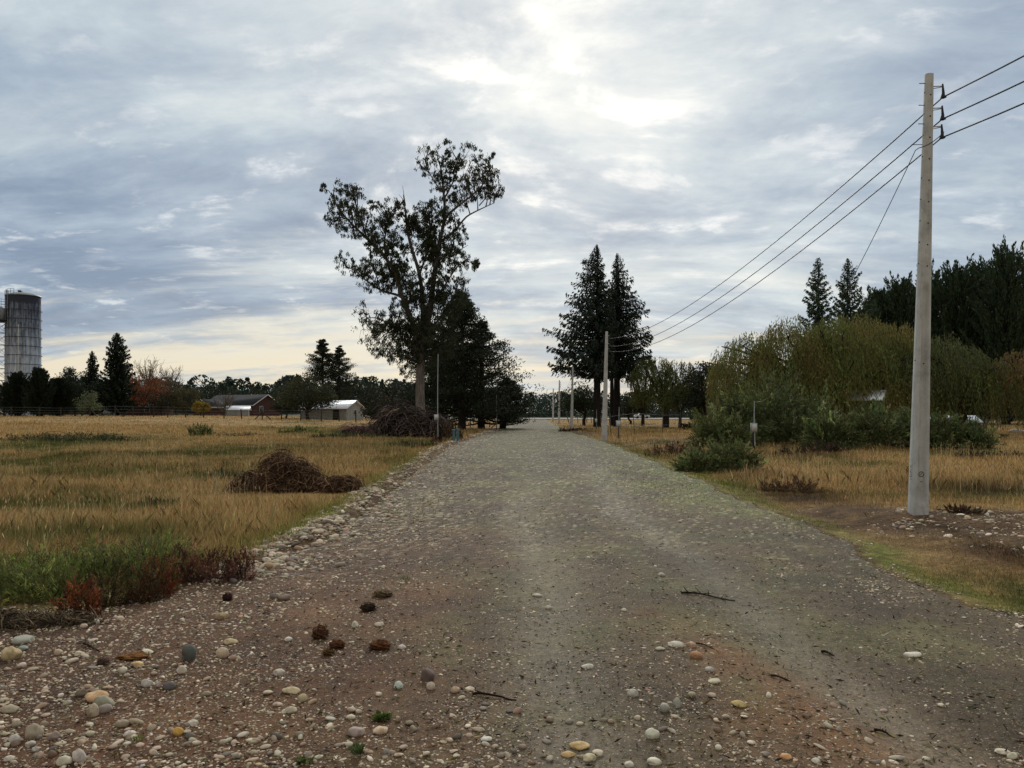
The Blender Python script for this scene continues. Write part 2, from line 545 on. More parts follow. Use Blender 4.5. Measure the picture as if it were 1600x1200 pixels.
def f_corr(c0, c1):
    def fn(t):
        o = obc(t)
        n = t.noise(o, 0.9, 5, 0.6)
        w = t.node('ShaderNodeTexWave'); w.inputs['Scale'].default_value = 2.0; w.bands_direction = 'X'
        t.l.new(o, w.inputs[0])
        c = t.mix(t.ss(n, 0.35, 0.65), c0, c1)
        return principled(t, c, 0.45, w.outputs[1], 0.5, 0.03, 0.2)
    return fn


M_TIN = mat('pale_tin_roof', f_corr((0.62, 0.66, 0.72), (0.74, 0.76, 0.78)))
M_TINGREY = mat('grey_tin', f_corr((0.22, 0.23, 0.23), (0.33, 0.34, 0.34)))


def f_silo(t):
    o = obc(t)
    s_ = t.node('ShaderNodeSeparateXYZ'); t.l.new(o, s_.inputs[0])
    a = t.m('ARCTAN2', s_.outputs[0], s_.outputs[1])
    st = t.noise(t.xyz(t.m('MULTIPLY', a, 7.0), t.m('MULTIPLY', s_.outputs[2], 0.09), 0.0), 1.3, 6, 0.7)
    sp2 = t.noise(t.xyz(t.m('MULTIPLY', a, 5.0), t.m('MULTIPLY', s_.outputs[2], 0.5), 3.0), 1.5, 6, 0.7)
    top = t.ss(s_.outputs[2], 8.0, 24.0)
    dirt = t.m('ADD', t.m('ADD', t.m('MULTIPLY', st, 0.8), t.m('MULTIPLY', sp2, 0.55)), t.m('MULTIPLY', top, 0.30))
    dirt = t.m('ADD', dirt, t.ss(s_.outputs[2], 21.4, 22.6, 0.0, 0.22))
    c = t.ramp(dirt, [(0.54, lin(214, 220, 228)), (0.70, lin(166, 176, 190)), (0.86, lin(104, 114, 130)), (1.0, lin(54, 58, 70))])
    return principled(t, c, 0.85, sp2, 0.4, 0.05)


M_SILO = mat('stained_concrete_staves', f_silo)

# ------------------------------------------------------------------ colour of the land
TAN = np.array(lin(200, 170, 120)); TAN2 = np.array(lin(172, 138, 92)); OLIVE = np.array(lin(92, 96, 48))
GREEN = np.array(lin(72, 92, 42)); LIME = np.array(lin(122, 134, 62)); BROWN = np.array(lin(84, 60, 44)); DKGREEN = np.array(lin(52, 62, 34))
# (centre px, centre Y, radius x m, radius y m, weight) of green patches in the dry grass
PATCH = [(125, 40, 3.4, 8, 1.0), (560, 62, 4.0, 9, 0.9), (470, 75, 3.0, 8, 0.8), (237, 12.7, 0.42, 0.45, 1.1), (345, 19, 1.0, 1.0, 0.9),
         (395, 33, 3.0, 6.0, 0.6), (640, 40, 1.6, 7, 0.8), (620, 25, 0.9, 2.2, 0.5), (60, 13.2, 1.5, 0.8, 0.6), (200, 20, 2.2, 1.6, 0.55),
         (30, 24, 3, 2.0, 0.6), (1000, 32, 1.2, 6, 0.5), (1590, 15, 1.4, 1.0, 0.8), (1380, 14.6, 2.2, 0.5, 0.55), (1150, 17, 0.5, 1.6, 0.7),
         (120, 9.5, 1.4, 0.8, 0.9), (430, 17, 0.6, 0.5, 0.4), (150, 15, 1.2, 0.7, 0.4), (1500, 29, 3.0, 1.6, 0.7), (1330, 19, 1.2, .7, .4)]
PBROWN = [(1250, 14.6, 0.9, 1.0, 1.0), (1560, 15.8, 1.6, 1.3, 0.9), (1190, 19.0, 0.7, 1.3, 0.6), (1590, 8.6, 0.6, 1.3, 1.0), (1240, 28, 2.2, 2, 0.8),
          (1500, 11.2, 0.9, 1.2, 0.8), (170, 28, 2, 2, .35), (1320, 12.9, 0.6, 0.5, 0.5)]


def field_col(x, y):
    """colour of the grass cover at a spot, and how green it is"""
    n = 0.5 * fbm(x / 2.2, y / 3.2, 41) + 0.5 * fbm(x / 0.5, y / 0.6, 43); n = np.clip(.5 + (n - .5) * 1.8, 0, 1); n2 = fbm(x / 9.0, y / 9.0, 47)
    c = TAN[None] * (1 - n)[:, None] + TAN2[None] * n[:, None]
    gr = 0.9 * ss(0.56, 0.78, n2 * 0.55 + n * 0.45)
    for px, Y, rx, ry, w in PATCH:
        gr = gr + w * gs(x, y, PX(px, Y), Y, rx, ry) * (0.55 + 0.9 * fbm(x / 0.8, y / 0.8, 53))
    c = c * (1 - np.clip(gr, 0, 1))[:, None] + (OLIVE * 0.6 + GREEN * 0.4)[None] * np.clip(gr, 0, 1)[:, None]
    br = 0.0 * x
    for px, Y, rx, ry, w in PBROWN:
        br = br + w * gs(x, y, PX(px, Y), Y, rx, ry) * (0.5 + fbm(x / 0.7, y / 0.7, 59))
    br = np.clip(br, 0, 1)[:, None]
    c = c * (1 - br) + BROWN[None] * br
    d = np.maximum(xl(y) - x, x - xr(y))
    li = (0.85 * np.exp(-((d - 0.25) / 0.35) ** 2) * (0.35 + 0.9 * fbm(x / 0.9, y / 0.9, 61)) * ss(45, 15, y))[:, None]
    li = np.clip(li, 0, 1)
    c = c * (1 - li) + LIME[None] * li
    return c, gr


def soil_amount(x, y):
    """bare stony soil round the nearest pole and along the verge"""
    a = 1.7 * gs(x, y, 6.3, 11.4, 1.6, 1.0) + 1.6 * gs(x, y, 6.9, 10.4, 1.1, 1.1) + 1.2 * gs(x, y, 5.2, 12.7, 0.9, 0.5) + 1.2 * gs(x, y, 8.4, 11.4, 1.4, 1.0) + .7 * gs(x, y, 6.3, 9.1, .6, .7)
    a = a + 0.8 * gs(x, y, 5.6, 60, 1.8, 9) + 0.5 * gs(x, y, 7.4, 38, 2.0, 3) + 0.9 * gs(x, y, 9.5, 45, 4.0, 4)
    a = a + 0.9 * gs(x, y, -4.7, 6.1, 0.8, 0.5)
    d = np.maximum(xl(y) - x, x - xr(y))
    a = a + ss(0.12, 0.0, d)
    return np.clip(a * (0.45 + 1.1 * fbm(x / 0.7, y / 0.7, 71)), 0, 1)


# ground sheet
def spaced(lo, hi, n, s0):
    t = np.linspace(np.arcsinh(lo / s0), np.arcsinh(hi / s0), n)
    return np.sinh(t) * s0


def grid(X, Y):
    nx, ny = X.shape[1], X.shape[0]
    j = np.arange(ny - 1)[:, None] * nx; i = np.arange(nx - 1)[None, :]
    return np.stack([j + i, j + i + 1, j + nx + i + 1, j + nx + i], -1).reshape(-1, 4)


gx = spaced(-3500, 3500, 700, 5.0)
gy = np.concatenate([spaced(-300, 2.0, 40, 3.0)[:-1], 2 + spaced(0, 5000, 620, 6.0)])
GX, GY = np.meshgrid(gx, gy)
x_, y_ = GX.ravel(), GY.ravel()
z_ = ground_h(x_, y_)
fc, _ = field_col(x_, y_)
sa = soil_amount(x_, y_)[:, None]
SOIL = np.array(lin(98, 78, 58))
far = ss(150, 260, y_)[:, None]
gc = fc * 0.72 * (1 - sa) + SOIL[None] * sa
gc = gc * np.exp(rng.normal(0, 0.22, len(gc)))[:, None]
gc = gc * (1 - far) + (OLIVE * 0.8)[None] * far
o = build('ground', [(np.stack([x_, y_, z_], 1), grid(GX, GY), gc)], M_GROUND, smooth=True)
tag(o, kind='structure')

# gravel road
ry = np.concatenate([np.linspace(-30, 2.4, 40)[:-1], 2.4 * (186 / 2.4) ** np.linspace(0, 1, 620)])
tt = np.linspace(-0.11, 1.11, 180)
RY = np.repeat(ry[:, None], len(tt), 1)
xl0 = np.interp(ry, XLY, XLX); xr0 = np.interp(ry, XRY, XRX)
RX = xl0[:, None] + (xr0 - xl0)[:, None] * tt[None]
x_, y_ = RX.ravel(), RY.ravel()
z_ = road_h(x_, y_)
GREYD = np.array(lin(86, 73, 54)); BRN = np.array(lin(84, 55, 33)); RUST = np.array(lin(116, 82, 50)); MOSS = np.array(lin(110, 107, 64)); PALE = np.array(lin(140, 132, 116))


def blend(c, k, m): return c * (1 - k)[:, None] + m[None] * k[:, None]


rc = np.tile(GREYD, (len(x_), 1))
wob = fbm(x_ / 1.3, y_ / 2.0, 81)
rc = blend(rc, np.clip(ss(0.7, -1.2, x_ + 1.4 * (wob - .5)) * ss(14, 7, y_) * 1.0, 0, 1), BRN)
rc = blend(rc, 0.85 * ss(0.45, 0.75, fbm(x_ / 3.0, y_ / 1.6, 83)) * ss(9, 20, y_) * ss(0.1, 1.5, x_ - xl(y_)), MOSS)
rc = blend(rc, 0.55 * ss(14, 50, y_) * (0.35 + 0.9 * fbm(x_ / 4.0, y_ / 2.0, 85)) * ss(-0.2, 1.2, x_ - xl(y_)), MOSS)
rc = blend(rc, 0.3 * gs(x_, 0, 0.30, 0, 0.35, 1) * ss(4, 8, y_) * (0.4 + wob), MOSS)
for cx, cy, rx, ry_, w in ((1.55, 3.95, 0.42, 0.7, .9), (1.45, 4.9, 0.28, 0.6, .75), (1.25, 5.7, 0.3, 0.45, .6), (-1.2, 5.6, 0.5, .35, .6), (-1.6, 6.0, .3, .3, .6),
                          (-0.9, 6.9, 0.5, .5, .5), (-1.3, 3.9, 0.6, 0.35, .5), (-0.55, 3.6, .5, .2, .4), (-1.9, 4.6, .5, .3, .35)):
    rc = blend(rc, np.clip(w * 1.7 * gs(x_, y_, cx, cy, rx, ry_) * (0.25 + 1.1 * fbm(x_ * 2.2, y_ * 2.2, 87)), 0, 1), RUST)
track = track_a(y_)
track_mask = [(0.75 * np.exp(-((x_ - track) / (0.20 + 0.010 * y_)) ** 2) * (0.25 + 1.1 * fbm(x_ * 1.5, y_ / 2, 91))), (0.42 * np.exp(-((x_ - track_b(y_)) / (0.20 + 0.010 * y_)) ** 2) * (0.25 + 1.1 * fbm(x_ * 1.5, y_ / 2, 92)))]
rc = blend(rc, 0.4 * np.exp(-((x_ - 0.2 - 0.02 * y_) / 0.3) ** 2) * (0.3 + fbm(x_ * 1.5, y_ / 2, 95)) * ss(16, 4, y_), PALE * 0.9)
rc = blend(rc, 0.8 * ss(0.9, 0.1, xr(y_) - x_) * (0.3 + 0.8 * fbm(x_, y_, 97)) * ss(14, 18, y_), LIME)
ms = fbm(x_ / 1.1, y_ / 2.4, 131) * .5 + fbm(x_ / 0.35, y_ / 0.8, 133) * .5
rc = blend(rc, np.clip(0.8 * ss(0.50, 0.62, ms) * ss(9, 18, y_) * ss(90, 40, y_) * ss(0.4, 2.0, x_ - xl(y_)), 0, 1), MOSS)
rc = blend(rc, np.clip(0.9 * ss(0.40, 0.55, ms) * gs(x_, y_, 3.9, 19, 1.3, 7), 0, 1), np.array(lin(112, 118, 60)))
rc = blend(rc, 0.6 * ss(0.50, 0.66, fbm(x_ / 0.45, y_ / 0.5, 141) * .6 + fbm(x_ / 2.0, y_ / 1.4, 143) * .4) * ss(-1.5, 0.5, x_), np.array(lin(96, 94, 58)))
rc = blend(rc, 0.45 * ss(0.52, 0.66, fbm(x_ / 0.7, y_ / 0.6, 145)) * ss(1.8, 3.0, x_) * ss(14, 8, y_), np.array(lin(66, 58, 50)))
rc = rc * (0.48 + 1.04 * fbm(x_ / 0.5, y_ / 0.9, 99))[:, None]
for tm in track_mask: rc = blend(rc, np.clip(tm, 0, .9) * ss(45, 10, y_), PALE * .92)
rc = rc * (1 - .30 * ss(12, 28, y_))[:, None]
sp_ = rng.random(len(x_)); far_ = ss(5, 12, y_)
rc = rc * np.exp(rng.normal(0, 0.28, len(x_)) * far_)[:, None]
rc = blend(rc, np.where(sp_ < 0.05 + .12 * np.exp(-((x_ - xl(y_) - .8) / .9) ** 2), .75, 0) * far_, np.array(lin(190, 178, 152)))
rc = blend(rc, np.where(sp_ > 0.92, .6, 0) * far_, np.array(lin(58, 50, 42)))
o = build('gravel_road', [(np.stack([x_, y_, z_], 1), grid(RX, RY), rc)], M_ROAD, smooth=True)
tag(o, kind='structure')

# crossing road far off
X2, Y2 = np.meshgrid(np.linspace(-500, 500, 200), [188.0, 200.0, 222.0])
o = build('crossing_road', [(np.stack([X2.ravel(), Y2.ravel(), ground_h(X2.ravel(), Y2.ravel()) + 0.10], 1), grid(X2, Y2), None)], M_ASPH)
tag(o, kind='structure')

# ------------------------------------------------------------------ grass
def sample_land(n, ymin, ymax, span=0.80, side=0):
    Y = ymin * (ymax / ymin) ** rng.random(n)
    X = (rng.random(n) * 2 - 1) * span * Y
    if side < 0: X = -np.abs(X)
    if side > 0: X = np.abs(X)
    return X, Y


def blades(x, y, h, w, col, lean=0.35):
    n = len(x)
    z = gz(x, y) - 0.01
    a = rng.random(n) * 2 * PI
    b = np.stack([np.cos(a), np.sin(a), 0 * a], 1) * (w * 0.5)[:, None]
    la = rng.random(n) * 2 * PI; lm = rng.random(n) * lean * h
    base = np.stack([x, y, z], 1)
    mid = base + np.stack([np.cos(la) * lm * 0.35, np.sin(la) * lm * 0.35, h * 0.6], 1)
    tip = base + np.stack([np.cos(la) * lm, np.sin(la) * lm, h], 1)
    V = np.stack([base - b, base + b, mid + b * 0.6, tip, mid - b * 0.6], 1).reshape(-1, 3)
    Fq = np.arange(5 * n).reshape(n, 5)
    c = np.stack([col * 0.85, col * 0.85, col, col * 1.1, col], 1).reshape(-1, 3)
    return (V, Fq, np.clip(c, 0, .9))


gch = []
for (n, y0, y1, side) in ((400000, 5.0, 75, -1), (260000, 5.6, 75, 1), (80000, 60, 185, 0)):
    X, Y = sample_land(n, y0, y1, 0.80, side)
    d = np.maximum(xl(Y) - X, X - xr(Y))
    s_ = soil_amount(X, Y)
    keep = (d > 0.02) & (rng.random(n) > s_ * 1.05) & (rng.random(n) < 0.35 + ss(0.0, 0.8, d))
    keep &= ~((X < -3.2) & (Y < 6.2) & (rng.random(n) < 0.5))
    X, Y, d = X[keep], Y[keep], d[keep]
    c, gr = field_col(X, Y)
    c = vary(c, len(X), 0.30, hue=0.07)
    gb = (rng.random(len(X)) < 0.16 + .5 * np.clip(gr, 0, 1))[:, None]; c = np.where(gb, vary(OLIVE, len(X), .3) * .75 + c * .25, c)
    tall = 0.05 + 0.30 * fbm(X / 0.9, Y / 0.9, 101) ** 1.3 * (.35 + 1.1 * ss(.35, .65, fbm(X / 3.0, Y / 3.0, 103))) + .06
    bank = gs(X, Y, -3.9, 6.6, 1.1, .9) + gs(X, Y, -2.7, 7.4, .5, .5)
    heap = gs(X, Y, PX(440, 15.6), 15.3, 1.5, 1.1) + gs(X, Y, PX(535, 15.4), 15.2, .8, .8)
    kk = (rng.random(len(X)) > bank * 1.3)
    tall = tall * (1 - .6 * np.clip(heap, 0, 1)) * np.where(kk, 1.0, 0.35)
    tall = tall * (0.45 + 0.55 * ss(0.0, 1.0, d)) * (1 - 0.35 * np.clip(gr, 0, 1))
    tall = tall * np.where((X > 0) & (d < 1.5) & (Y < 16), 0.55, 1.0)
    tall = tall * np.where((X > 3.5) & (Y < 13.5) & (X < 9), .55 + .35 * ss(8.6, 7.0, Y), 1.0)
    h = tall * (0.42 + 0.55 * rng.random(len(X)))
    w = np.maximum(0.0035, Y * 0.00052) * (0.6 + .8 * rng.random(len(X)))
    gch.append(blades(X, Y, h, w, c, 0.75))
X, Y = sample_land(16000, 6.5, 60, 0.8)
d = np.maximum(xl(Y) - X, X - xr(Y)); k = (d > .7) & (rng.random(len(X)) > soil_amount(X, Y)) & (rng.random(len(X)) < ss(.4, .7, fbm(X / 2, Y / 2, 107))) & ~((X > 3.5) & (Y < 11))
X, Y = X[k], Y[k]; n_ = len(X); hh = .30 + .28 * rng.random(n_)
cs = vary(np.array(lin(196, 172, 128)), n_, .25)
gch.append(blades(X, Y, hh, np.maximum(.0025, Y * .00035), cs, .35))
z0_ = gz(X, Y); hd = np.stack([X + rng.normal(0, .03, n_), Y + rng.normal(0, .03, n_), z0_ + hh * .93], 1)
ax_ = unit(n_) * .4 + np.array([0, 0, 1.0]); ax_ /= np.linalg.norm(ax_, axis=1)[:, None]
gch.append(leaves(hd, .07, np.maximum(.012, Y * .0007), ax_, cs * .8))
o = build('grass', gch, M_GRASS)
tag(o, 'dry tan and olive grass covering the fields on both sides of the road', 'grass', kind='stuff')

# low green tufts and moss on the verge
X, Y = sample_land(60000, 5, 60, 0.5)
d = np.maximum(xl(Y) - X, X - xr(Y))
pr = np.exp(-((d - 0.1) / 0.35) ** 2) * ss(0.42, 0.7, fbm(X / 1.1, Y / 1.6, 111)) * np.where(X > 0, 1.0, 0.6)
pr = pr + 0.30 * (d < 0) * ss(0.60, 0.78, fbm(X / 1.5, Y / 1.0, 113)) * ss(9, 18, Y)
pr = pr + 1.0 * gs(X, Y, -1.7, 12.5, 0.45, 2.2) * 0.35 + 1.0 * gs(X, Y, 3.4, 18, 0.9, 3.5) * 0.8
k = rng.random(len(X)) < pr
X, Y = X[k], Y[k]
c = vary(np.tile(LIME * 0.9, (len(X), 1)), len(X), 0.25)
o = build('verge_moss', [blades(X, Y, 0.02 + 0.05 * rng.random(len(X)), np.maximum(0.006, Y * 0.0009), c, 1.2)], M_GRASS)
tag(o, 'short yellow green moss and grass along the gravel edges', 'moss', kind='stuff')


# ------------------------------------------------------------------ stones
def ico(sub):
    p = (1 + 5 ** .5) / 2
    V = [(-1, p, 0), (1, p, 0), (-1, -p, 0), (1, -p, 0), (0, -1, p), (0, 1, p), (0, -1, -p), (0, 1, -p), (p, 0, -1), (p, 0, 1), (-p, 0, -1), (-p, 0, 1)]
    Fc = [(0, 11, 5), (0, 5, 1), (0, 1, 7), (0, 7, 10), (0, 10, 11), (1, 5, 9), (5, 11, 4), (11, 10, 2), (10, 7, 6), (7, 1, 8), (3, 9, 4), (3, 4, 2), (3, 2, 6), (3, 6, 8), (3, 8, 9),
          (4, 9, 5), (2, 4, 11), (6, 2, 10), (8, 6, 7), (9, 8, 1)]
    V = [tuple(np.array(v) / np.linalg.norm(v)) for v in V]
    for _ in range(sub):
        mid = {}; NF = []
        def md(a, b):
            k = (min(a, b), max(a, b))
            if k not in mid:
                q = (np.array(V[a]) + np.array(V[b])) / 2; V.append(tuple(q / np.linalg.norm(q))); mid[k] = len(V) - 1
            return mid[k]
        for a, b, c in Fc:
            ab, bc, ca = md(a, b), md(b, c), md(c, a)
            NF += [(a, ab, ca), (b, bc, ab), (c, ca, bc), (ab, bc, ca)]
        Fc = NF
    return np.array(V), np.array(Fc)


ICO = [ico(0), ico(1), ico(2), ico(3)]
SCOL = [lin(186, 170, 146), lin(160, 144, 122), lin(208, 196, 174), lin(128, 118, 106), lin(98, 92, 86), lin(174, 148, 122), lin(148, 142, 130), lin(112, 90, 74)]
SPROB = [.30, .2, .20, .08, .03, .1, .06, .03]


def pebbles(x, y, size, sub, col, flat=0.42, sink=0.36):
    n = len(x)
    bV, bF = ICO[sub]; m = len(bV)
    ax = size[:, None] * np.stack([0.5 * (0.85 + 0.5 * rng.random(n)), 0.5 * (0.6 + 0.3 * rng.random(n)), 0.5 * flat * (0.6 + 0.6 * rng.random(n))], 1)
    ph = rng.random((n, 3)) * 6.28
    V = np.repeat(bV[None], n, 0)
    bump = 1 + 0.10 * np.sin(V[:, :, 0] * 2.3 + ph[:, None, 0]) + 0.10 * np.sin(V[:, :, 1] * 2.7 + ph[:, None, 1]) + 0.08 * np.sin(V[:, :, 2] * 3.1 + ph[:, None, 2])
    V = V * bump[:, :, None] * ax[:, None, :]
    a = rng.random(n) * 2 * PI; ca, sa_ = np.cos(a)[:, None], np.sin(a)[:, None]
    tl = rng.normal(0, 0.22, n)[:, None]
    X0, Y0, Z0 = V[:, :, 0], V[:, :, 1], V[:, :, 2]
    X0, Z0 = X0 * np.cos(tl) - Z0 * np.sin(tl), X0 * np.sin(tl) + Z0 * np.cos(tl)
    V = np.stack([X0 * ca - Y0 * sa_ + x[:, None], X0 * sa_ + Y0 * ca + y[:, None], Z0 + (gz(x, y) + ax[:, 2] * (1 - 2 * sink))[:, None]], -1)
    Fc = (np.arange(n)[:, None, None] * m + bF[None]).reshape(-1, 3)
    return (V.reshape(-1, 3), Fc, np.repeat(col, m, 0))


def scol(n):
    c = np.array(SCOL)[rng.choice(len(SCOL), n, p=SPROB)]
    return vary(c, n, 0.14, hue=0.04)


def density(x, y):
    """how thickly stones lie at a spot (0..1)"""
    d = x - xl(y)
    cl = 0.6 * fbm(x / 0.55, y / 0.55, 121) + 0.4 * fbm(x / 1.9, y / 1.6, 122)
    left = 1.5 * np.exp(-((d - 0.15) / 0.75) ** 2) * ss(5, 8, y) + ss(0.5, -3.2, x) * ss(8, 6, y) * 0.46
    left = left + 0.35 * np.exp(-((d - 1.6) / 1.0) ** 2)
    tk = gs(x, 0, track_a(y), 0, .26, 1) + gs(x, 0, track_b(y), 0, .24, 1)
    base = (0.30 + 0.10 * (x > 2.6) + 0.25 * np.exp(-((x - 0.2) / 0.5) ** 2) * (y < 8) + 0.14 * gs(x, y, 3.6, 4.5, 1, 3)) * (1 - .75 * np.clip(tk, 0, 1))
    rim = 0.55 * np.exp(-((xr(y) - x) / 0.35) ** 2)
    pole = 1.3 * gs(x, y, 6.9, 10.9, 1.5, 1.2) + 0.9 * gs(x, y, 8.8, 11.0, 1.6, 1.0) + .5 * gs(x, y, 5.3, 12.6, .9, .5)
    a = (left + base + rim) * ((d > -0.7) & (x < xr(y) + 0.25)) + pole
    return np.clip(a * (0.15 + 1.9 * ss(0.36, 0.70, cl)), 0, 1)


pch = []
spare = []
# grit: small bits of gravel, then larger gravel, then cobbles
for n, y0, y1, smin, smax, pw, sub in ((75000, 2.6, 14, 0.006, 0.020, 1.7, 0), (42000, 2.6, 30, 0.016, 0.045, 2.4, 0), (24000, 2.7, 60, 0.026, 0.058, 3.0, 1), (15000, 7.5, 75, 0.05, 0.12, 2.2, 1)):
    X, Y = sample_land(n, y0, y1, 0.80)
    dn = density(X, Y)
    if smax > 0.05:
        dn = dn ** 1.6 * np.where((X - xl(Y) < 1.9) | (X > 4.5), 1.0, 0.22)
    if smax > 0.1:
        dn = np.where(X < 3, 1.3 * np.exp(-((X - xl(Y) - .25) / .42) ** 2) * (.25 + 1.3 * ss(.35, .65, fbm(X / .8, Y / .8, 125))), dn * ((X > 5) & (Y < 14)))
    k = (rng.random(n) < dn)
    X, Y = X[k], Y[k]
    s = smin + (smax - smin) * rng.random(len(X)) ** pw
    # the largest in view become objects of their own, the rest stay gravel
    app = s / Y
    big_ = (app > 0.0066) & (Y < 10) & (Y > 3.5) & (np.abs(X) < .655 * Y)
    if smax > 0.03: spare += [(a_, b_, c_) for a_, b_, c_ in zip(X[big_], Y[big_], s[big_])]
    X, Y, s = X[~big_], Y[~big_], s[~big_]
    pch.append(pebbles(X, Y, s, sub, scol(len(X)) * (.78 if smax < .03 else 1.0), 0.42, 0.38))
# the bank of cobbles thrown up along the left edge
for n, lo, hi, dm, dsd, pw in ((5200, .035, .115, -.10, .26, 2.4), (6500, .02, .06, .3, .7, 1.8)):
    Y = 7.2 * (80 / 7.2) ** rng.random(n); X = xl(Y) + dm + rng.normal(0, dsd, n)
    k = rng.random(n) < np.clip(.10 + 1.3 * ss(.42, .64, fbm(X / .6, Y / .9, 127)), 0, 1)
    X, Y = X[k], Y[k]; pch.append(pebbles(X, Y, (lo + (hi - lo) * rng.random(len(X)) ** pw) * (1 + Y * .006), 1, scol(len(X)) * .85, 0.52, 0.36))
o = build('gravel', pch, M_STONE, smooth=True)
tag(o, 'loose pale gravel and pebbles scattered over the dirt road', 'gravel', kind='stuff')


def stone(px, py, wpx, hpx, rgb, label, sub=3, group='large stones on the road'):
    """one stone seen at (px, py = its foot) with its seen width and height in photo pixels"""
    Y = 1.0 / ((py - HOR) / F) * CAMH
    x = PX(px, Y)
    w = wpx / F * Y; h = hpx / F * Y * 0.92
    bV, bF = ICO[sub]
    V = bV.copy(); ph = rng.random(3) * 6.28
    bump = 1 + 0.07 * np.sin(V[:, 0] * 2.3 + ph[0]) + 0.07 * np.sin(V[:, 1] * 2.9 + ph[1]) + 0.05 * np.sin(V[:, 2] * 3.3 + ph[2]) + 0.03 * np.sin(V[:, 0] * 6 + V[:, 1] * 5)
    for _f in range(5):
        nv = unit(1)[0]; lim = 0.72 + .16 * rng.random(); dd = V @ nv; V = V - nv[None] * (np.maximum(dd - lim, 0) * .8)[:, None]
    V = V * bump[:, None] * np.array([w / 2 * 1.06, w * (0.36 + 0.12 * rng.random()), h * 0.70])
    t_ = rng.normal(0, 0.10); V = np.stack([V[:, 0] * math.cos(t_) - V[:, 2] * math.sin(t_), V[:, 1], V[:, 0] * math.sin(t_) + V[:, 2] * math.cos(t_)], 1)
    z = float(gz(x, Y + w * 0.3))
    o = build('stone', [(V, bF, np.array(lin(*rgb)))], M_STONE, smooth=True, loc=(x, Y + w * 0.3, z + h * 0.34))
    return tag(o, label, 'stone', group)


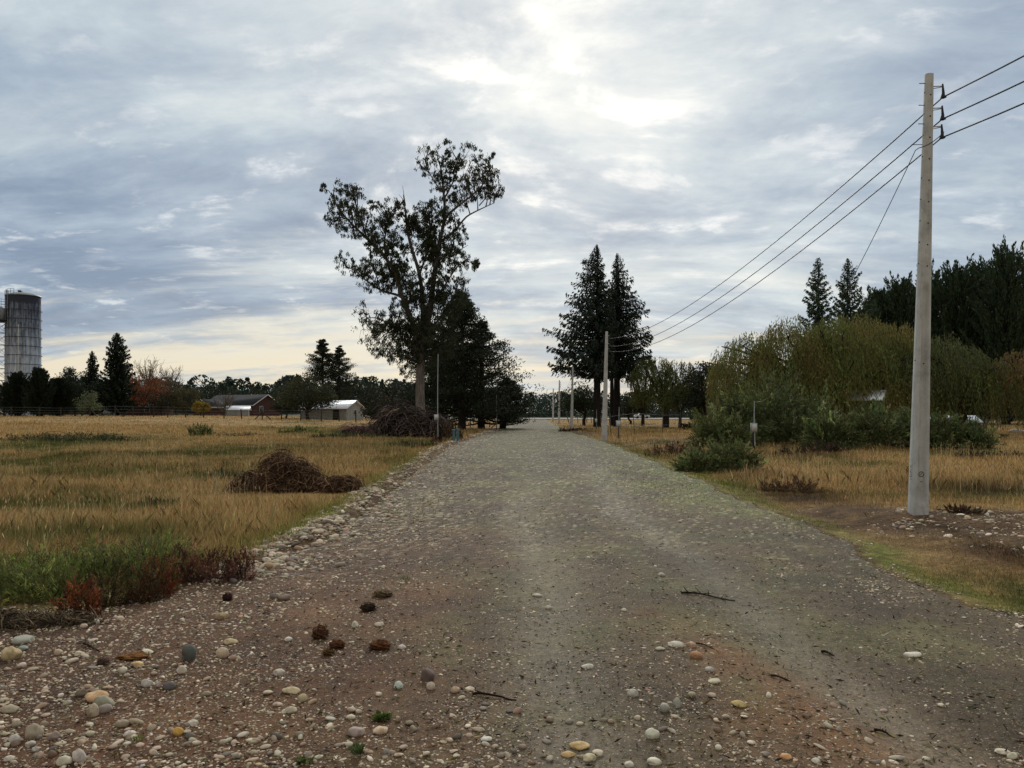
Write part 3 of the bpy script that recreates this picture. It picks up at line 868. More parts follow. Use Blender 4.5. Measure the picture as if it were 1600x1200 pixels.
ST = [
    (12, 1036, 28, 21, (180, 160, 122), 'large tan boulder cut by the left edge beside the shrub bank'),
    (294, 1038, 22, 24, (84, 88, 84), 'dark grey green upright stone in the left dirt'),
    (344, 1034, 18, 16, (186, 166, 140), 'pale pointed stone right of the dark grey green one'),
    (144, 1104, 31, 16, (196, 160, 122), 'orange tan oval stone on top of the left cluster'),
    (158, 1114, 30, 18, (146, 142, 122), 'grey olive stone in the middle of the left cluster'),
    (141, 1127, 17, 19, (178, 162, 138), 'upright beige stone at the front of the left cluster'),
    (163, 1121, 22, 12, (150, 138, 130), 'mauve grey flat stone at the right of the left cluster'),
    (125, 1095, 18, 11, (110, 98, 82), 'dark brown stone behind the orange tan oval stone'),
    (48, 1161, 27, 20, (160, 148, 128), 'big rounded grey beige stone near the lower left corner'),
    (81, 1164, 18, 12, (142, 126, 114), 'brownish stone just right of the big rounded grey beige stone'),
    (19, 1169, 18, 12, (176, 168, 160), 'pale grey stone at the lower left below the big rounded one'),
    (97, 1204, 22, 14, (190, 182, 160), 'light cream stone cut by the bottom edge on the left'),
    (120, 1201, 19, 20, (188, 178, 168), 'whitish upright stone next to the cream one at the bottom edge'),
    (188, 1144, 20, 13, (150, 136, 116), 'tan brown stone right of the left cluster'),
    (210, 1140, 21, 8, (150, 136, 112), 'long flat tan stone beside the tan brown one'),
    (277, 1157, 14, 13, (196, 156, 84), 'bright yellow stone on brown dirt'),
    (299, 1142, 17, 8, (186, 176, 158), 'long pale stone above the bright yellow one'),
    (199, 1158, 20, 7, (196, 188, 176), 'flat whitish stone left of the bright yellow one'),
    (196, 1064, 9, 6, (176, 162, 142), 'small pale stone above the gravel nest on the left'),
    (212, 1048, 18, 8, (206, 176, 132), 'cream stone beside the rusty clod'),
    (189, 1058, 14, 10, (190, 180, 160), 'rounded cream stone at the top of the gravel nest'),
    (122, 1029, 14, 7, (206, 196, 172), 'small bright cream stone below the shrub bank'),
    (88, 1027, 13, 9, (184, 164, 138), 'pinkish tan stone left of the bright cream one'),
    (228, 1027, 18, 6, (200, 188, 166), 'flat pale stone between the shrub bank and the dark stone'),
    (345, 971, 20, 10, (176, 156, 122), 'tan oval stone near the top of the left dirt'),
    (150, 977, 9, 7, (206, 196, 184), 'small white stone at the foot of the red shrub'),
    (129, 985, 11, 8, (190, 170, 150), 'small pinkish stone at the foot of the shrub bank'),
    (184, 973, 13, 7, (188, 172, 150), 'elongated beige stone in front of the red shrub'),
    (358, 1012, 20, 8, (186, 166, 132), 'long tan stone near the pale pointed one'),
    (261, 1084, 20, 10, (88, 84, 82), 'dark slate stone below the pale pointed one'),
    (227, 1080, 18, 12, (178, 170, 160), 'light grey stone left of the dark slate one'),
    (246, 1080, 10, 8, (168, 150, 142), 'pinkish grey stone against the dark slate one'),
    (282, 1058, 15, 12, (190, 178, 160), 'light angular stone in the left middle dirt'),
    (12, 1120, 26, 9, (150, 140, 118), 'flat olive beige stone at the left edge'),
    (667, 1068, 23, 17, (104, 88, 84), 'dark mauve rounded stone in the centre of the road'),
    (673, 1083, 12, 13, (190, 176, 156), 'pale upright stone in front of the dark mauve one'),
    (622, 1081, 14, 10, (196, 206, 192), 'pale mint green stone on the brown dirt'),
    (452, 1091, 25, 10, (186, 170, 136), 'long tan stone on the brown dirt left of centre'),
    (471, 1103, 17, 11, (166, 152, 120), 'olive tan rounded stone below the long tan one'),
    (453, 1121, 17, 10, (196, 184, 158), 'pale cream stone below the olive tan one'),
    (556, 1158, 25, 14, (160, 144, 134), 'pinkish grey oval stone near the green sprout'),
    (593, 1153, 23, 11, (204, 178, 150), 'pinkish cream oval stone beside the pinkish grey one'),
    (434, 1062, 18, 10, (196, 184, 170), 'pale oval stone on the left dirt near the white bone shaped one'),
    (592, 984, 15, 7, (200, 188, 168), 'pale stone at the foot of the dry grass tuft'),
    (554, 985, 11, 9, (206, 198, 176), 'angular white stone left of the dry grass tuft'),
    (628, 1020, 13, 7, (200, 190, 176), 'small white stone right of the rusty clods'),
    (449, 1007, 12, 7, (206, 200, 188), 'small white stone left of the rusty clods'),
    (442, 941, 17, 9, (126, 112, 98), 'dull brown flat stone among the upper left gravel'),
    (428, 939, 14, 9, (112, 102, 92), 'dark brown stone left of the dull brown flat one'),
    (759, 1165, 18, 6, (204, 200, 186), 'flat white stone low in the middle of the road'),
    (734, 1086, 14, 6, (206, 192, 166), 'flat cream stone right of the dark mauve one'),
    (711, 1088, 15, 9, (166, 144, 120), 'tan brown stone between the mauve and the flat cream one'),
    (906, 1172, 30, 10, (204, 176, 126), 'long golden tan stone at the bottom centre'),
    (888, 1184, 21, 8, (196, 166, 118), 'golden stone in front of the long golden tan one'),
    (922, 1190, 21, 9, (196, 186, 152), 'pale olive cream stone at the bottom centre'),
    (935, 1183, 20, 8, (192, 180, 156), 'cream stone overlapping the pale olive one'),
    (990, 1094, 17, 10, (176, 170, 156), 'pale rounded stone alone on the grey road'),
    (1040, 1120, 16, 13, (158, 154, 142), 'grey egg shaped stone tilted on the grey road'),
    (1021, 1161, 22, 13, (196, 192, 172), 'pale angular stone low on the grey road'),
    (1024, 1201, 24, 8, (206, 200, 178), 'long cream stone cut by the bottom edge'),
    (983, 1202, 16, 8, (206, 198, 180), 'white stone cut by the bottom edge beside the long cream one'),
    (1058, 1021, 24, 8, (198, 192, 176), 'long white stone beside the twig'),
    (1081, 1020, 13, 8, (190, 160, 138), 'pink stone between the long white one and the twig'),
    (1089, 1038, 18, 10, (172, 128, 96), 'orange wedge shaped stone below the twig'),
    (1110, 1060, 17, 7, (170, 164, 156), 'grey stone right of the orange wedge'),
    (1033, 1025, 13, 5, (188, 182, 160), 'thin pale stone left of the long white one'),
    (918, 1047, 18, 6, (190, 184, 168), 'flat pale stone in the middle distance of the road'),
    (1156, 1116, 22, 8, (176, 156, 104), 'yellowish flat stone on the rusty patch'),
    (1118, 1078, 20, 5, (184, 176, 150), 'thin cream stone at the left edge of the rusty patch'),
    (1230, 1199, 17, 8, (196, 150, 106), 'orange tan stone at the bottom of the rusty patch'),
    (1276, 1203, 14, 7, (196, 192, 176), 'white stone right of the orange tan one at the bottom edge'),
    (1429, 1030, 27, 7, (206, 200, 184), 'long white flat stone on the right side of the road'),
    (1572, 1184, 24, 5, (190, 182, 160), 'thin pale stone near the lower right corner'),
    (1034, 905, 10, 6, (190, 184, 166), 'small pale stone right of centre in the middle distance'),
    (976, 961, 9, 4, (196, 190, 172), 'small pale stone above the flat pale one on the road'),
    (839, 932, 14, 5, (186, 180, 164), 'pale stone left of the green strip'),
    (857, 951, 11, 5, (180, 174, 158), 'small pale stone on the green strip'),
    (30, 1008, 34, 9, (150, 150, 136), 'long grey green stone against the shrub bank at the left'),
    (34, 1019, 14, 7, (142, 150, 140), 'small greenish stone below the long grey green one'),
    (150, 1087, 8, 5, (180, 170, 150), 'tiny pale stone above the left cluster'),
    (103, 1108, 13, 8, (160, 150, 130), 'beige stone left of the orange tan oval one'),
    (67, 1142, 12, 8, (156, 144, 126), 'dull beige stone above the big rounded one'),
    (23, 1143, 15, 9, (158, 146, 124), 'small beige stone at the left above the pale grey one'),
    (106, 1154, 14, 6, (164, 150, 130), 'flat beige stone right of the brownish one'),
    (44, 1174, 16, 7, (176, 168, 156), 'flat pale stone under the big rounded one'),
    (53, 1183, 12, 7, (186, 180, 170), 'small white stone near the lower left corner'),
    (12, 1197, 16, 7, (186, 176, 162), 'pale stone in the lower left corner'),
]
for q in ST: stone(*q)
# other stones, largest first, up to the limit; each is told by the notable stone it lies by
import re
cutw = r"\b(on|in|cut|at|beside|near|right|left|with|behind|above|below|against|lying|between|low|alone|overlapping|tilted|under|among|of|just|next)\b"
short = [re.split(cutw, q[5])[0].strip() for q in ST]
anchors = [(PX(q[0], CAMH * F / (q[1] - HOR)), CAMH * F / (q[1] - HOR), sh, q) for q, sh in zip(ST, short) if short.count(sh) == 1 and 2 <= len(sh.split()) <= 6]
spare.sort(key=lambda q: -q[2] / q[1])
byrel = {}
for (x, y, sz) in spare[:300 - len(ST)]:
    ci = int(rng.choice(len(SCOL), p=SPROB))
    a_ = min(anchors, key=lambda a: (a[0] - x) ** 2 + ((a[1] - y) * .8) ** 2)
    dx_, dy_ = x - a_[0], y - a_[1]
    rel = ('right of' if dx_ > 0 else 'left of') if abs(dx_) > abs(dy_) else ('behind' if dy_ > 0 else 'in front of')
    byrel.setdefault((a_[2], rel), []).append((math.hypot(dx_, dy_), x, y, sz, ci))
CN = ['beige', 'tan', 'cream', 'grey brown', 'dark grey', 'light brown', 'grey', 'brown']
ON = ['nearest', 'second nearest', 'third nearest', 'fourth nearest', 'fifth nearest', 'sixth nearest', 'seventh nearest', 'eighth nearest', 'ninth nearest', 'tenth nearest', 'eleventh nearest', 'twelfth nearest', 'thirteenth nearest', 'fourteenth nearest', 'fifteenth nearest', 'sixteenth nearest']
for (nm, rel), L_ in byrel.items():
    L_.sort()
    for i_, (_, x, y, sz, ci) in enumerate(L_):
        ch = pebbles(np.array([0.0]), np.array([0.0]), np.array([sz]), 2, vary(np.array(SCOL[ci]) * .82, 1, .1, hue=.03), 0.5, 0.3)
        V = ch[0].copy(); V[:, 2] -= V[:, 2].min()
        o = build('stone', [(V, ch[1], ch[2])], M_STONE, smooth=True, loc=(x, y, float(gz(x, y)) - 0.26 * sz * 0.5))
        od = ON[i_] if i_ < len(ON) else 'farther'
        tag(o, '%s pebble, %s one %s the %s' % (CN[ci], od, rel, nm), 'stone', 'small pebbles on the road')


# dry leaf and straw litter
X, Y = sample_land(22000, 2.8, 32, 0.72)
dn = 0.06 + 0.5 * ss(0.55, 0.75, fbm(X / 0.6, Y / 0.6, 151)) + 0.9 * soil_amount(X, Y)
k = (rng.random(len(X)) < dn) & ((X > xl(Y) - .2) | (Y < 8))
X, Y = X[k], Y[k]; n_ = len(X)
P_ = np.stack([X, Y, gz(X, Y) + 0.004 + 0.01 * rng.random(n_)], 1)
ax_ = unit(n_) * np.array([1, 1, .25]); ax_ /= np.linalg.norm(ax_, axis=1)[:, None]
lc_ = np.array([lin(62, 50, 40), lin(46, 38, 32), lin(120, 104, 74), lin(90, 66, 44), lin(150, 134, 98), lin(88, 92, 52)])[rng.integers(0, 6, n_)]
o = build('litter', [leaves(P_, (0.012 + 0.045 * rng.random(n_) ** 2) * (1 + Y * .03), 0.005 + 0.008 * rng.random(n_), ax_, vary(lc_, n_, .2))], M_LEAF)
tag(o, 'dry leaves, straw and bits of root strewn over the dirt', 'litter', kind='stuff')


# clods, twigs, sprouts
def clod(px, py, wpx, hpx, rgb, label, name='clod'):
    Y = CAMH * F / (py - HOR); x = PX(px, Y); w = wpx / F * Y; h = hpx / F * Y
    ch = []
    bV, bF = ICO[3]
    n = 1 + 0.25 * (np.sin(bV[:, 0] * 7 + px) * np.sin(bV[:, 1] * 6 + 1) + np.sin(bV[:, 2] * 9 + bV[:, 0] * 5)) * 0.6 + rng.normal(0, 0.05, len(bV))
    V = bV * (n * (1 + .22 * np.sin(bV[:, 0] * 4 + 2 * px) * np.cos(bV[:, 1] * 3 + px)))[:, None] * np.array([w / 2, w * 0.4, h * 0.40])
    ch.append((V, bF, vary(np.array(lin(*rgb)), len(V), 0.2)))
    c = unit(70); c[:, 2] = np.abs(c[:, 2]); cc = c * np.array([w / 2, w * .4, h * .62])
    ch.append(leaves(cc, h * 0.5, h * 0.06, unit(70), vary(np.array(lin(*rgb)) * 1.3, 70, .4)))
    o = build(name, ch, M_GROUND, loc=(x, Y + w * .3, float(gz(x, Y)) + h * 0.3))
    return tag(o, label, 'clod', 'earth clods on the left dirt')


clod(499, 1004, 25, 22, (92, 64, 44), 'rusty brown cube shaped clod of earth, leftmost of the rusty clods')
clod(525, 1019, 22, 14, (98, 64, 42), 'rusty red clod of earth in the middle of the rusty clods')
clod(512, 1030, 18, 11, (104, 78, 48), 'yellowish rusty clod nearest to the viewer')
clod(593, 1021, 32, 15, (102, 66, 40), 'wide rust coloured clod with a pale stone on it')
clod(573, 961, 22, 15, (64, 50, 40), 'dark brown lump of soil behind the rusty clods')
clod(596, 938, 26, 12, (112, 96, 70), 'clump of dry grass roots behind the dark lump of soil')
clod(205, 1036, 40, 8, (116, 80, 44), 'flat rusty patch of earth among the stones at the left')
clod(353, 941, 14, 14, (66, 42, 40), 'dark purplish clod near the red shrubs')
clod(158, 1044, 18, 12, (94, 76, 66), 'brown clod left of the flat rusty patch')


def twig(px, py, dxp, dyp, rad, label, nbr=3, rgb=(58, 46, 38)):
    Y = CAMH * F / (py - HOR); p0 = np.array([PX(px, Y), Y, 0.0])
    Y2 = CAMH * F / (py + dyp - HOR); p1 = np.array([PX(px + dxp, Y2), Y2, 0.0])
    t = np.linspace(0, 1, 9)[:, None]
    P = p0 * (1 - t) + p1 * t
    L = np.linalg.norm(p1 - p0)
    P = P + np.concatenate([[[0, 0, 0]], np.cumsum(rng.normal(0, L * 0.02, (8, 3)), 0)])
    P[:, 2] = gz(P[:, 0], P[:, 1]) + rad + 0.006 * np.sin(t[:, 0] * 5)
    ch = tube(P, np.linspace(rad, rad * 0.4, 9), 6, lin(*rgb))
    for b in range(nbr):
        i = rng.integers(1, 8); dr = unit(1)[0]; dr[2] = abs(dr[2]) * 0.5
        Q = P[i] + np.linspace(0, 1, 4)[:, None] * dr * L * 0.25
        ch += tube(Q, np.linspace(rad * 0.5, rad * 0.2, 4), 5, lin(*rgb))
    o = build('twig', ch, M_BARK); return tag(o, label, 'twig')


twig(1088, 1014, 34, 8, 0.006, 'brown twig beside the long white stone', 1)
twig(738, 1092, 66, 5, 0.009, 'dark stick lying in the middle of the road', 2)
twig(1064, 932, 82, 8, 0.010, 'flattened dark branchy stick right of the road centre', 9)
twig(1205, 1062, 30, 6, 0.008, 'short dark stick on the right half of the road')
twig(1366, 1142, 34, 10, 0.008, 'dark stick beside the pale wheel track at the lower right')
twig(1284, 1020, 18, 5, 0.010, 'little dark stick near the upper right gravel')
twig(1110, 1130, -30, 4, 0.004, 'thin straw coloured twig on the rusty patch', 0, (170, 156, 120))
twig(132, 1010, 26, 12, 0.008, 'dark stick among the stones at the far left', 4)


def sprout(px, py, w, h, rgb, label, n=60, flat=False):
    Y = CAMH * F / (py - HOR); x = PX(px, Y); W_ = w / F * Y; H_ = h / F * Y
    c = np.zeros((n, 3)); a = rng.random(n) * 2 * PI; r_ = rng.random(n) ** .5 * W_ / 2
    c[:, 0] = np.cos(a) * r_; c[:, 1] = np.sin(a) * r_ * .8; c[:, 2] = H_ * (0.3 + 0.4 * rng.random(n))
    ax = unit(n) * 0.5 + np.stack([np.cos(a) * .7, np.sin(a) * .7, np.full(n, 0.15 if flat else 1.2)], 1); ax /= np.linalg.norm(ax, axis=1)[:, None]
    o = build('weed', [leaves(c, H_ * (0.9 if not flat else 1.6), H_ * (0.12 if not flat else 0.8), ax, vary(np.array(lin(*rgb)), n, .25))], M_LEAF,
              loc=(x, Y, float(gz(x, Y))))
    return tag(o, label, 'weed', 'green weeds in the dirt')


sprout(597, 1130, 24, 10, (88, 104, 52), 'flat round green weed on brown dirt', 46, True)
sprout(560, 1188, 20, 20, (82, 100, 58), 'thin upright green sprout in the dirt at the bottom', 60)
sprout(217, 1166, 16, 10, (112, 120, 60), 'small yellow green weed by the flat whitish stone', 50)
sprout(475, 1199, 24, 8, (98, 108, 62), 'green weed cut by the bottom edge', 32, True)
sprout(633, 912, 16, 8, (104, 120, 66), 'pale green weed above the dry root clump', 40)


# ------------------------------------------------------------------ plants: builders
def fit(p, r=None): return np.asarray(p, float)


def bend(p0, p1, n, sag=0.0, wob=0.04, r=None):
    r = r or rng
    p0 = np.asarray(p0, float); p1 = np.asarray(p1, float)
    t = np.linspace(0, 1, n)[:, None]
    P = p0 + (p1 - p0) * t
    L = np.linalg.norm(p1 - p0)
    P = P + np.sin(t * PI) * (r.normal(0, wob * L, (1, 3)) + np.array([[0, 0, sag * L]]))
    return P


def plant(name, label, cat, group, loc, wood, leaf, lmat=None, barkcol=None, crown='crown', rz=0):
    e = empty(name, loc, label, cat, group, rz)
    if wood: build('trunk', wood, M_BARK, e, smooth=True)
    if leaf: build(crown, leaf, lmat or M_LEAF, e)
    return e


def broadleaf(name, label, cat, group, loc, Ht, Wd, bare, col, n=5000, leaf=0.3, trunk_r=0.3, nl=26, bark=(0.06, 0.05, 0.04), seed=1, airy=0.0, col2=None, dpt=None, clump=0.2):
    """round headed tree: trunk, limbs and leaf clumps spread through the crown"""
    r = np.random.default_rng(seed)
    dpt = dpt or Wd
    zc_ = bare + (Ht - bare) * 0.52; rz_ = (Ht - bare) * 0.5
    C = unit(nl, r) * (0.45 + 0.5 * r.random((nl, 1)) ** 0.5)
    C[:, 2] = np.where(C[:, 2] < -0.5, -0.4, C[:, 2])
    C = C * np.array([Wd / 2, dpt / 2, rz_]) * (0.85 + 0.15 * 1) + np.array([0, 0, zc_])
    R_ = clump * min(Wd, Ht) * (0.75 + 0.7 * r.random(nl))
    wood = []
    top = np.array([r.normal(0, .03) * Wd, 0, bare + (Ht - bare) * 0.45])
    tr = np.array([[0, 0, -0.2], [0.02 * Wd * r.normal(), 0, bare * 0.5], [0.03 * Wd * r.normal(), 0, bare], top])
    wood += tube(tr, [trunk_r * 1.15, trunk_r * .9, trunk_r * .8, trunk_r * .35], 8, bark)
    for c in C:
        s = tr[2] + (top - tr[2]) * r.random()
        wood += tube(bend(s, c, 5, 0.05, 0.05, r), np.linspace(trunk_r * .38, trunk_r * .07, 5), 5, bark, False)
    k = r.integers(0, nl, n)
    u = unit(n, r) * (r.random((n, 1)) ** 0.42)
    P = C[k] + u * R_[k][:, None] * np.array([1.15, 1.15, 0.8])
    cc = vary(np.asarray(col), n, 0.28, r)
    if col2 is not None:
        m_ = (r.random(nl) < 0.4)[k][:, None]; cc = np.where(m_, vary(np.asarray(col2), n, 0.28, r), cc)
    if airy > 0:
        keep = r.random(n) > airy; P, cc = P[keep], cc[keep]
    ax = unit(len(P), r)
    leaf_ch = [leaves(P, leaf * (0.6 + 0.8 * r.random(len(P))), leaf * 0.55, ax, cc, r)]
    return plant(name, label, cat, group, loc, wood, leaf_ch)


def bare_tree(name, label, group, loc, Ht, Wd, col, seed=3, nb=60, trunk_r=0.2, buds=0):
    r = np.random.default_rng(seed)
    wood = tube([[0, 0, -.2], [0, 0, Ht * .3], [Wd * .03, 0, Ht * .75]], [trunk_r, trunk_r * .75, trunk_r * .2], 7, col)
    tips = []
    for i in range(nb):
        h = Ht * (0.18 + 0.5 * r.random()); a = r.random() * 2 * PI
        e = np.array([math.cos(a) * Wd * .5 * r.random() ** .5, math.sin(a) * Wd * .5 * r.random() ** .5, min(Ht, h + Ht * (0.25 + 0.35 * r.random()))])
        P = bend([0, 0, h], e, 5, -0.05, 0.05, r); wood += tube(P, np.linspace(trunk_r * .25, 0.03, 5), 4, col, False)
        for j in range(7):
            s = P[r.integers(1, 5)]; q = s + (unit(1, r)[0] + np.array([0, 0, .7])) * Ht * .09; wood += tube(bend(s, q, 3, 0, .05, r), [0.035, 0.03, 0.02], 3, col, False)
    wood_obj = wood
    e = empty(name, loc, label, 'tree', group); build('trunk', wood_obj[:3], M_BARK, e); build('branches', wood_obj[3:], M_BARK, e)
    return e


def conifer(name, label, group, loc, Ht, prof, bare, col, nb=170, leaf=0.22, trunk_r=0.3, seed=5, droop=-0.18, up=0.12, asym=0.0, asym_az=PI, dens=26, width=0.35, taper_tip=True, hang=0.3, bark=(0.035, 0.03, 0.027)):
    """trunk with tiers of boughs; every bough carries flat sprays of needles"""
    r = np.random.default_rng(seed)
    wood = tube([[0, 0, -.3], [0, 0, Ht * .3], [0.05, 0, Ht * .7], [0.02, 0, Ht]], [trunk_r * 1.1, trunk_r * .85, trunk_r * .4, 0.03], 8, bark)
    C = []; A = []; Ls = []
    for i in range(nb):
        t = (i + r.random()) / nb                        # 0 low .. 1 top
        h = bare + (Ht - bare) * (1 - (1 - t) ** 1.15)
        a = i * 2.399 + r.normal(0, .3)
        L = prof(t) * (0.58 + 0.56 * r.random()) * (1 + asym * math.cos(a - asym_az))
        d = np.array([math.cos(a), math.sin(a), 0])
        m = 7; s = np.linspace(0, 1, m)[:, None]
        P = np.array([0, 0, h]) + d * L * s + np.array([0, 0, 1.0]) * (droop * L * s + up * L * s ** 2.5 * 2)
        wood += tube(P, np.linspace(max(0.025, trunk_r * .22 * (1 - t * .6)), 0.012, m), 4, bark, False)
        nn = max(8, int(dens * L)); q = r.random(nn) ** 0.8
        B = np.array([0, 0, h]) + d * L * q[:, None] + np.array([0, 0, 1.0]) * (droop * L * q + up * L * q ** 2.5 * 2)[:, None]
        side = np.array([-d[1], d[0], 0]); wv_ = (1.02 - q) * 0.5 * L * width + 0.06 * L ** .5
        off = r.normal(0, .5, nn) * wv_
        B = B + side * off[:, None] + np.array([0, 0, -1.0]) * (np.abs(r.normal(0, 0.35, nn)) * hang)[:, None]
        ax = d * 0.8 + side * (np.sign(off) * 0.6)[:, None] + unit(nn, r) * 0.45 + np.array([0, 0, -hang * 1.2]); ax /= np.linalg.norm(ax, axis=1)[:, None]
        C.append(B); A.append(ax); Ls.append(np.full(nn, leaf * (1 - .5 * t ** 2)) * (0.6 + 0.9 * r.random(nn)))
    C = np.concatenate(C); A = np.concatenate(A); Ls = np.concatenate(Ls)
    e = empty(name, loc, label, 'tree', group)
    build('trunk', wood, M_BARK, e, smooth=True)
    build('crown', [leaves(C, Ls, Ls * 0.34, A, vary(np.asarray(col), len(C), 0.3, r), r)], M_NEEDLE, e)
    return e


def macrocarpa(name, label, group, loc, Ht, Wd, col, nb=260, leaf=0.45, seed=9, bare=0.5, dens=22):
    """dark cypress: plumes of foliage that stand up and out"""
    r = np.random.default_rng(seed)
    wood = tube([[0, 0, -.3], [0, 0, Ht * .4], [0.1, 0, Ht * .85]], [0.55, .42, .1], 8, (0.035, 0.03, 0.027))
    C = []; A = []
    for i in range(nb):
        t = (i + r.random()) / nb
        h = bare + (Ht * 0.88 - bare) * t
        rad = Wd / 2 * (min(1.0, 0.75 + t) * (1 - t ** 2.2 * .82)) * (0.7 + 0.45 * r.random())
        a = i * 2.399 + r.normal(0, .4)
        d = np.array([math.cos(a), math.sin(a), 0])
        lead = 1.7 if r.random() < .25 else 1.0
        tip = d * rad * (1.0 + .18 * (lead - 1)) + np.array([0, 0, min(Ht * 1.02, h + (0.45 + 0.5 * t) * rad * (0.5 + .7 * r.random()) + Ht * (.02 + .07 * r.random()) * lead)])
        s0 = np.array([0, 0, max(0.3, h - rad * .15)])
        P = bend(s0, tip, 6, -0.10, 0.03, r)
        wood += tube(P[:5], np.linspace(0.09, 0.02, 5), 4, (0.03, 0.027, 0.02), False)
        nn = int(dens * (rad * .8 + 1.6)); q = 0.25 + 0.75 * r.random(nn) ** .75
        B = s0 + (tip - s0) * q[:, None]; B[:, 2] -= 0.10 * np.sin(q * PI) * np.linalg.norm(tip - s0)
        B += r.normal(0, 1, (nn, 3)) * (0.05 + 0.55 * (1 - q))[:, None] * np.array([1, 1, .8])
        ax = (tip - s0) / np.linalg.norm(tip - s0) + unit(nn, r) * 0.35 + np.array([0, 0, .15]); ax /= np.linalg.norm(ax, axis=1)[:, None]
        C.append(B); A.append(ax)
    C = np.concatenate(C); A = np.concatenate(A); n = len(C)
    e = empty(name, loc, label, 'tree', group)
    build('trunk', wood, M_BARK, e, smooth=True)
    build('crown', [leaves(C, leaf * (0.6 + .9 * r.random(n)), leaf * .3, A, vary(np.asarray(col), n, .3, r), r)], M_NEEDLE, e)
    return e


def willow(name, label, group, loc, lobes, cols, ns=1600, seed=7, trunk_r=0.45, leaf=0.26, inner=3000, lmin=1.2, lmax=3.6, fork=1.6):
    """lobes: (x, y, z, rx, ry, rz) domes in local metres; strands hang from their surface"""
    r = np.random.default_rng(seed)
    wood = []; C = []; A = []; K = []
    tot = sum(l[3] * l[4] for l in lobes)
    base = np.array([0, 0, 0.0])
    wood += tube([[0, 0, -.3], [0.05, 0, fork * .6], [0, 0, fork]], [trunk_r * 1.2, trunk_r, trunk_r * .9], 9, (0.05, 0.043, 0.036))
    for li, (lx, ly, lz, rx, ry_, rz_) in enumerate(lobes):
        c = np.array([lx, ly, lz])
        for j in range(7):
            a = r.random() * 2 * PI; q = c + np.array([math.cos(a) * rx * .7, math.sin(a) * ry_ * .7, rz_ * (0.1 + .6 * r.random())])
            P = bend([0, 0, fork - .1], q, 7, 0.12, 0.05, r); wood += tube(P, np.linspace(trunk_r * .5, .04, 7), 5, (0.05, 0.043, 0.036), False)
            for m_ in range(3):
                s = P[r.integers(3, 7)]; q2 = s + (unit(1, r)[0] * np.array([1, 1, .4]) + np.array([0, 0, .25])) * rx * .35
                wood += tube(bend(s, q2, 4, .1, .05, r), [.05, .04, .03, .02], 4, (0.05, 0.043, 0.036), False)
        k = int(ns * lx * 0 + ns * rx * ry_ / tot)
        u = unit(k, r); u[:, 2] = np.abs(u[:, 2]) * 0.95 + 0.05
        rr = 0.76 + 0.24 * r.random((k, 1)) ** .6
        lump = 0.86 + 0.26 * vn(u[:, 0] * 2.6 + 9 * li, u[:, 1] * 2.6 + u[:, 2] * 2, seed)[:, None]
        S = c + u * rr * lump * np.array([rx, ry_, rz_])
        Ln = lmin + (lmax - lmin) * r.random(k)
        ci = (vn(S[:, 0] * .5, S[:, 2] * .6 + S[:, 1] * .3, seed + 4) + r.normal(0, .12, k) > 0.52).astype(int)
        seg = 13
        tq = (np.arange(seg) + .5) / seg
        outw = np.stack([u[:, 0], u[:, 1], 0 * u[:, 0]], 1)
        for s_ in tq:
            w_ = 1 - np.exp(-3 * s_)
            P = S + outw * (0.55 * w_)[..., None] * (1 if np.isscalar(w_) else 1) + np.array([0, 0, 1.0]) * (0.0 - Ln * s_)[:, None]
            P = P + r.normal(0, .07, P.shape)
            ax = outw * (0.7 * math.exp(-5 * s_)) + np.array([0, 0, -1.0]) + unit(k, r) * .40; ax /= np.linalg.norm(ax, axis=1)[:, None]
            gk = P[:, 2] > 0.3
            C.append(P[gk]); A.append(ax[gk]); K.append(vary(np.array(cols)[ci], k, .25, r)[gk])
    C = np.concatenate(C); A = np.concatenate(A); K = np.concatenate(K); n = len(C)
    e = empty(name, loc, label, 'tree', group)
    build('trunk', wood, M_BARK, e, smooth=True)
    build('crown', [leaves(C, leaf * (.6 + .8 * r.random(n)), leaf * .24, A, K, r)], M_LEAF, e)
    return e


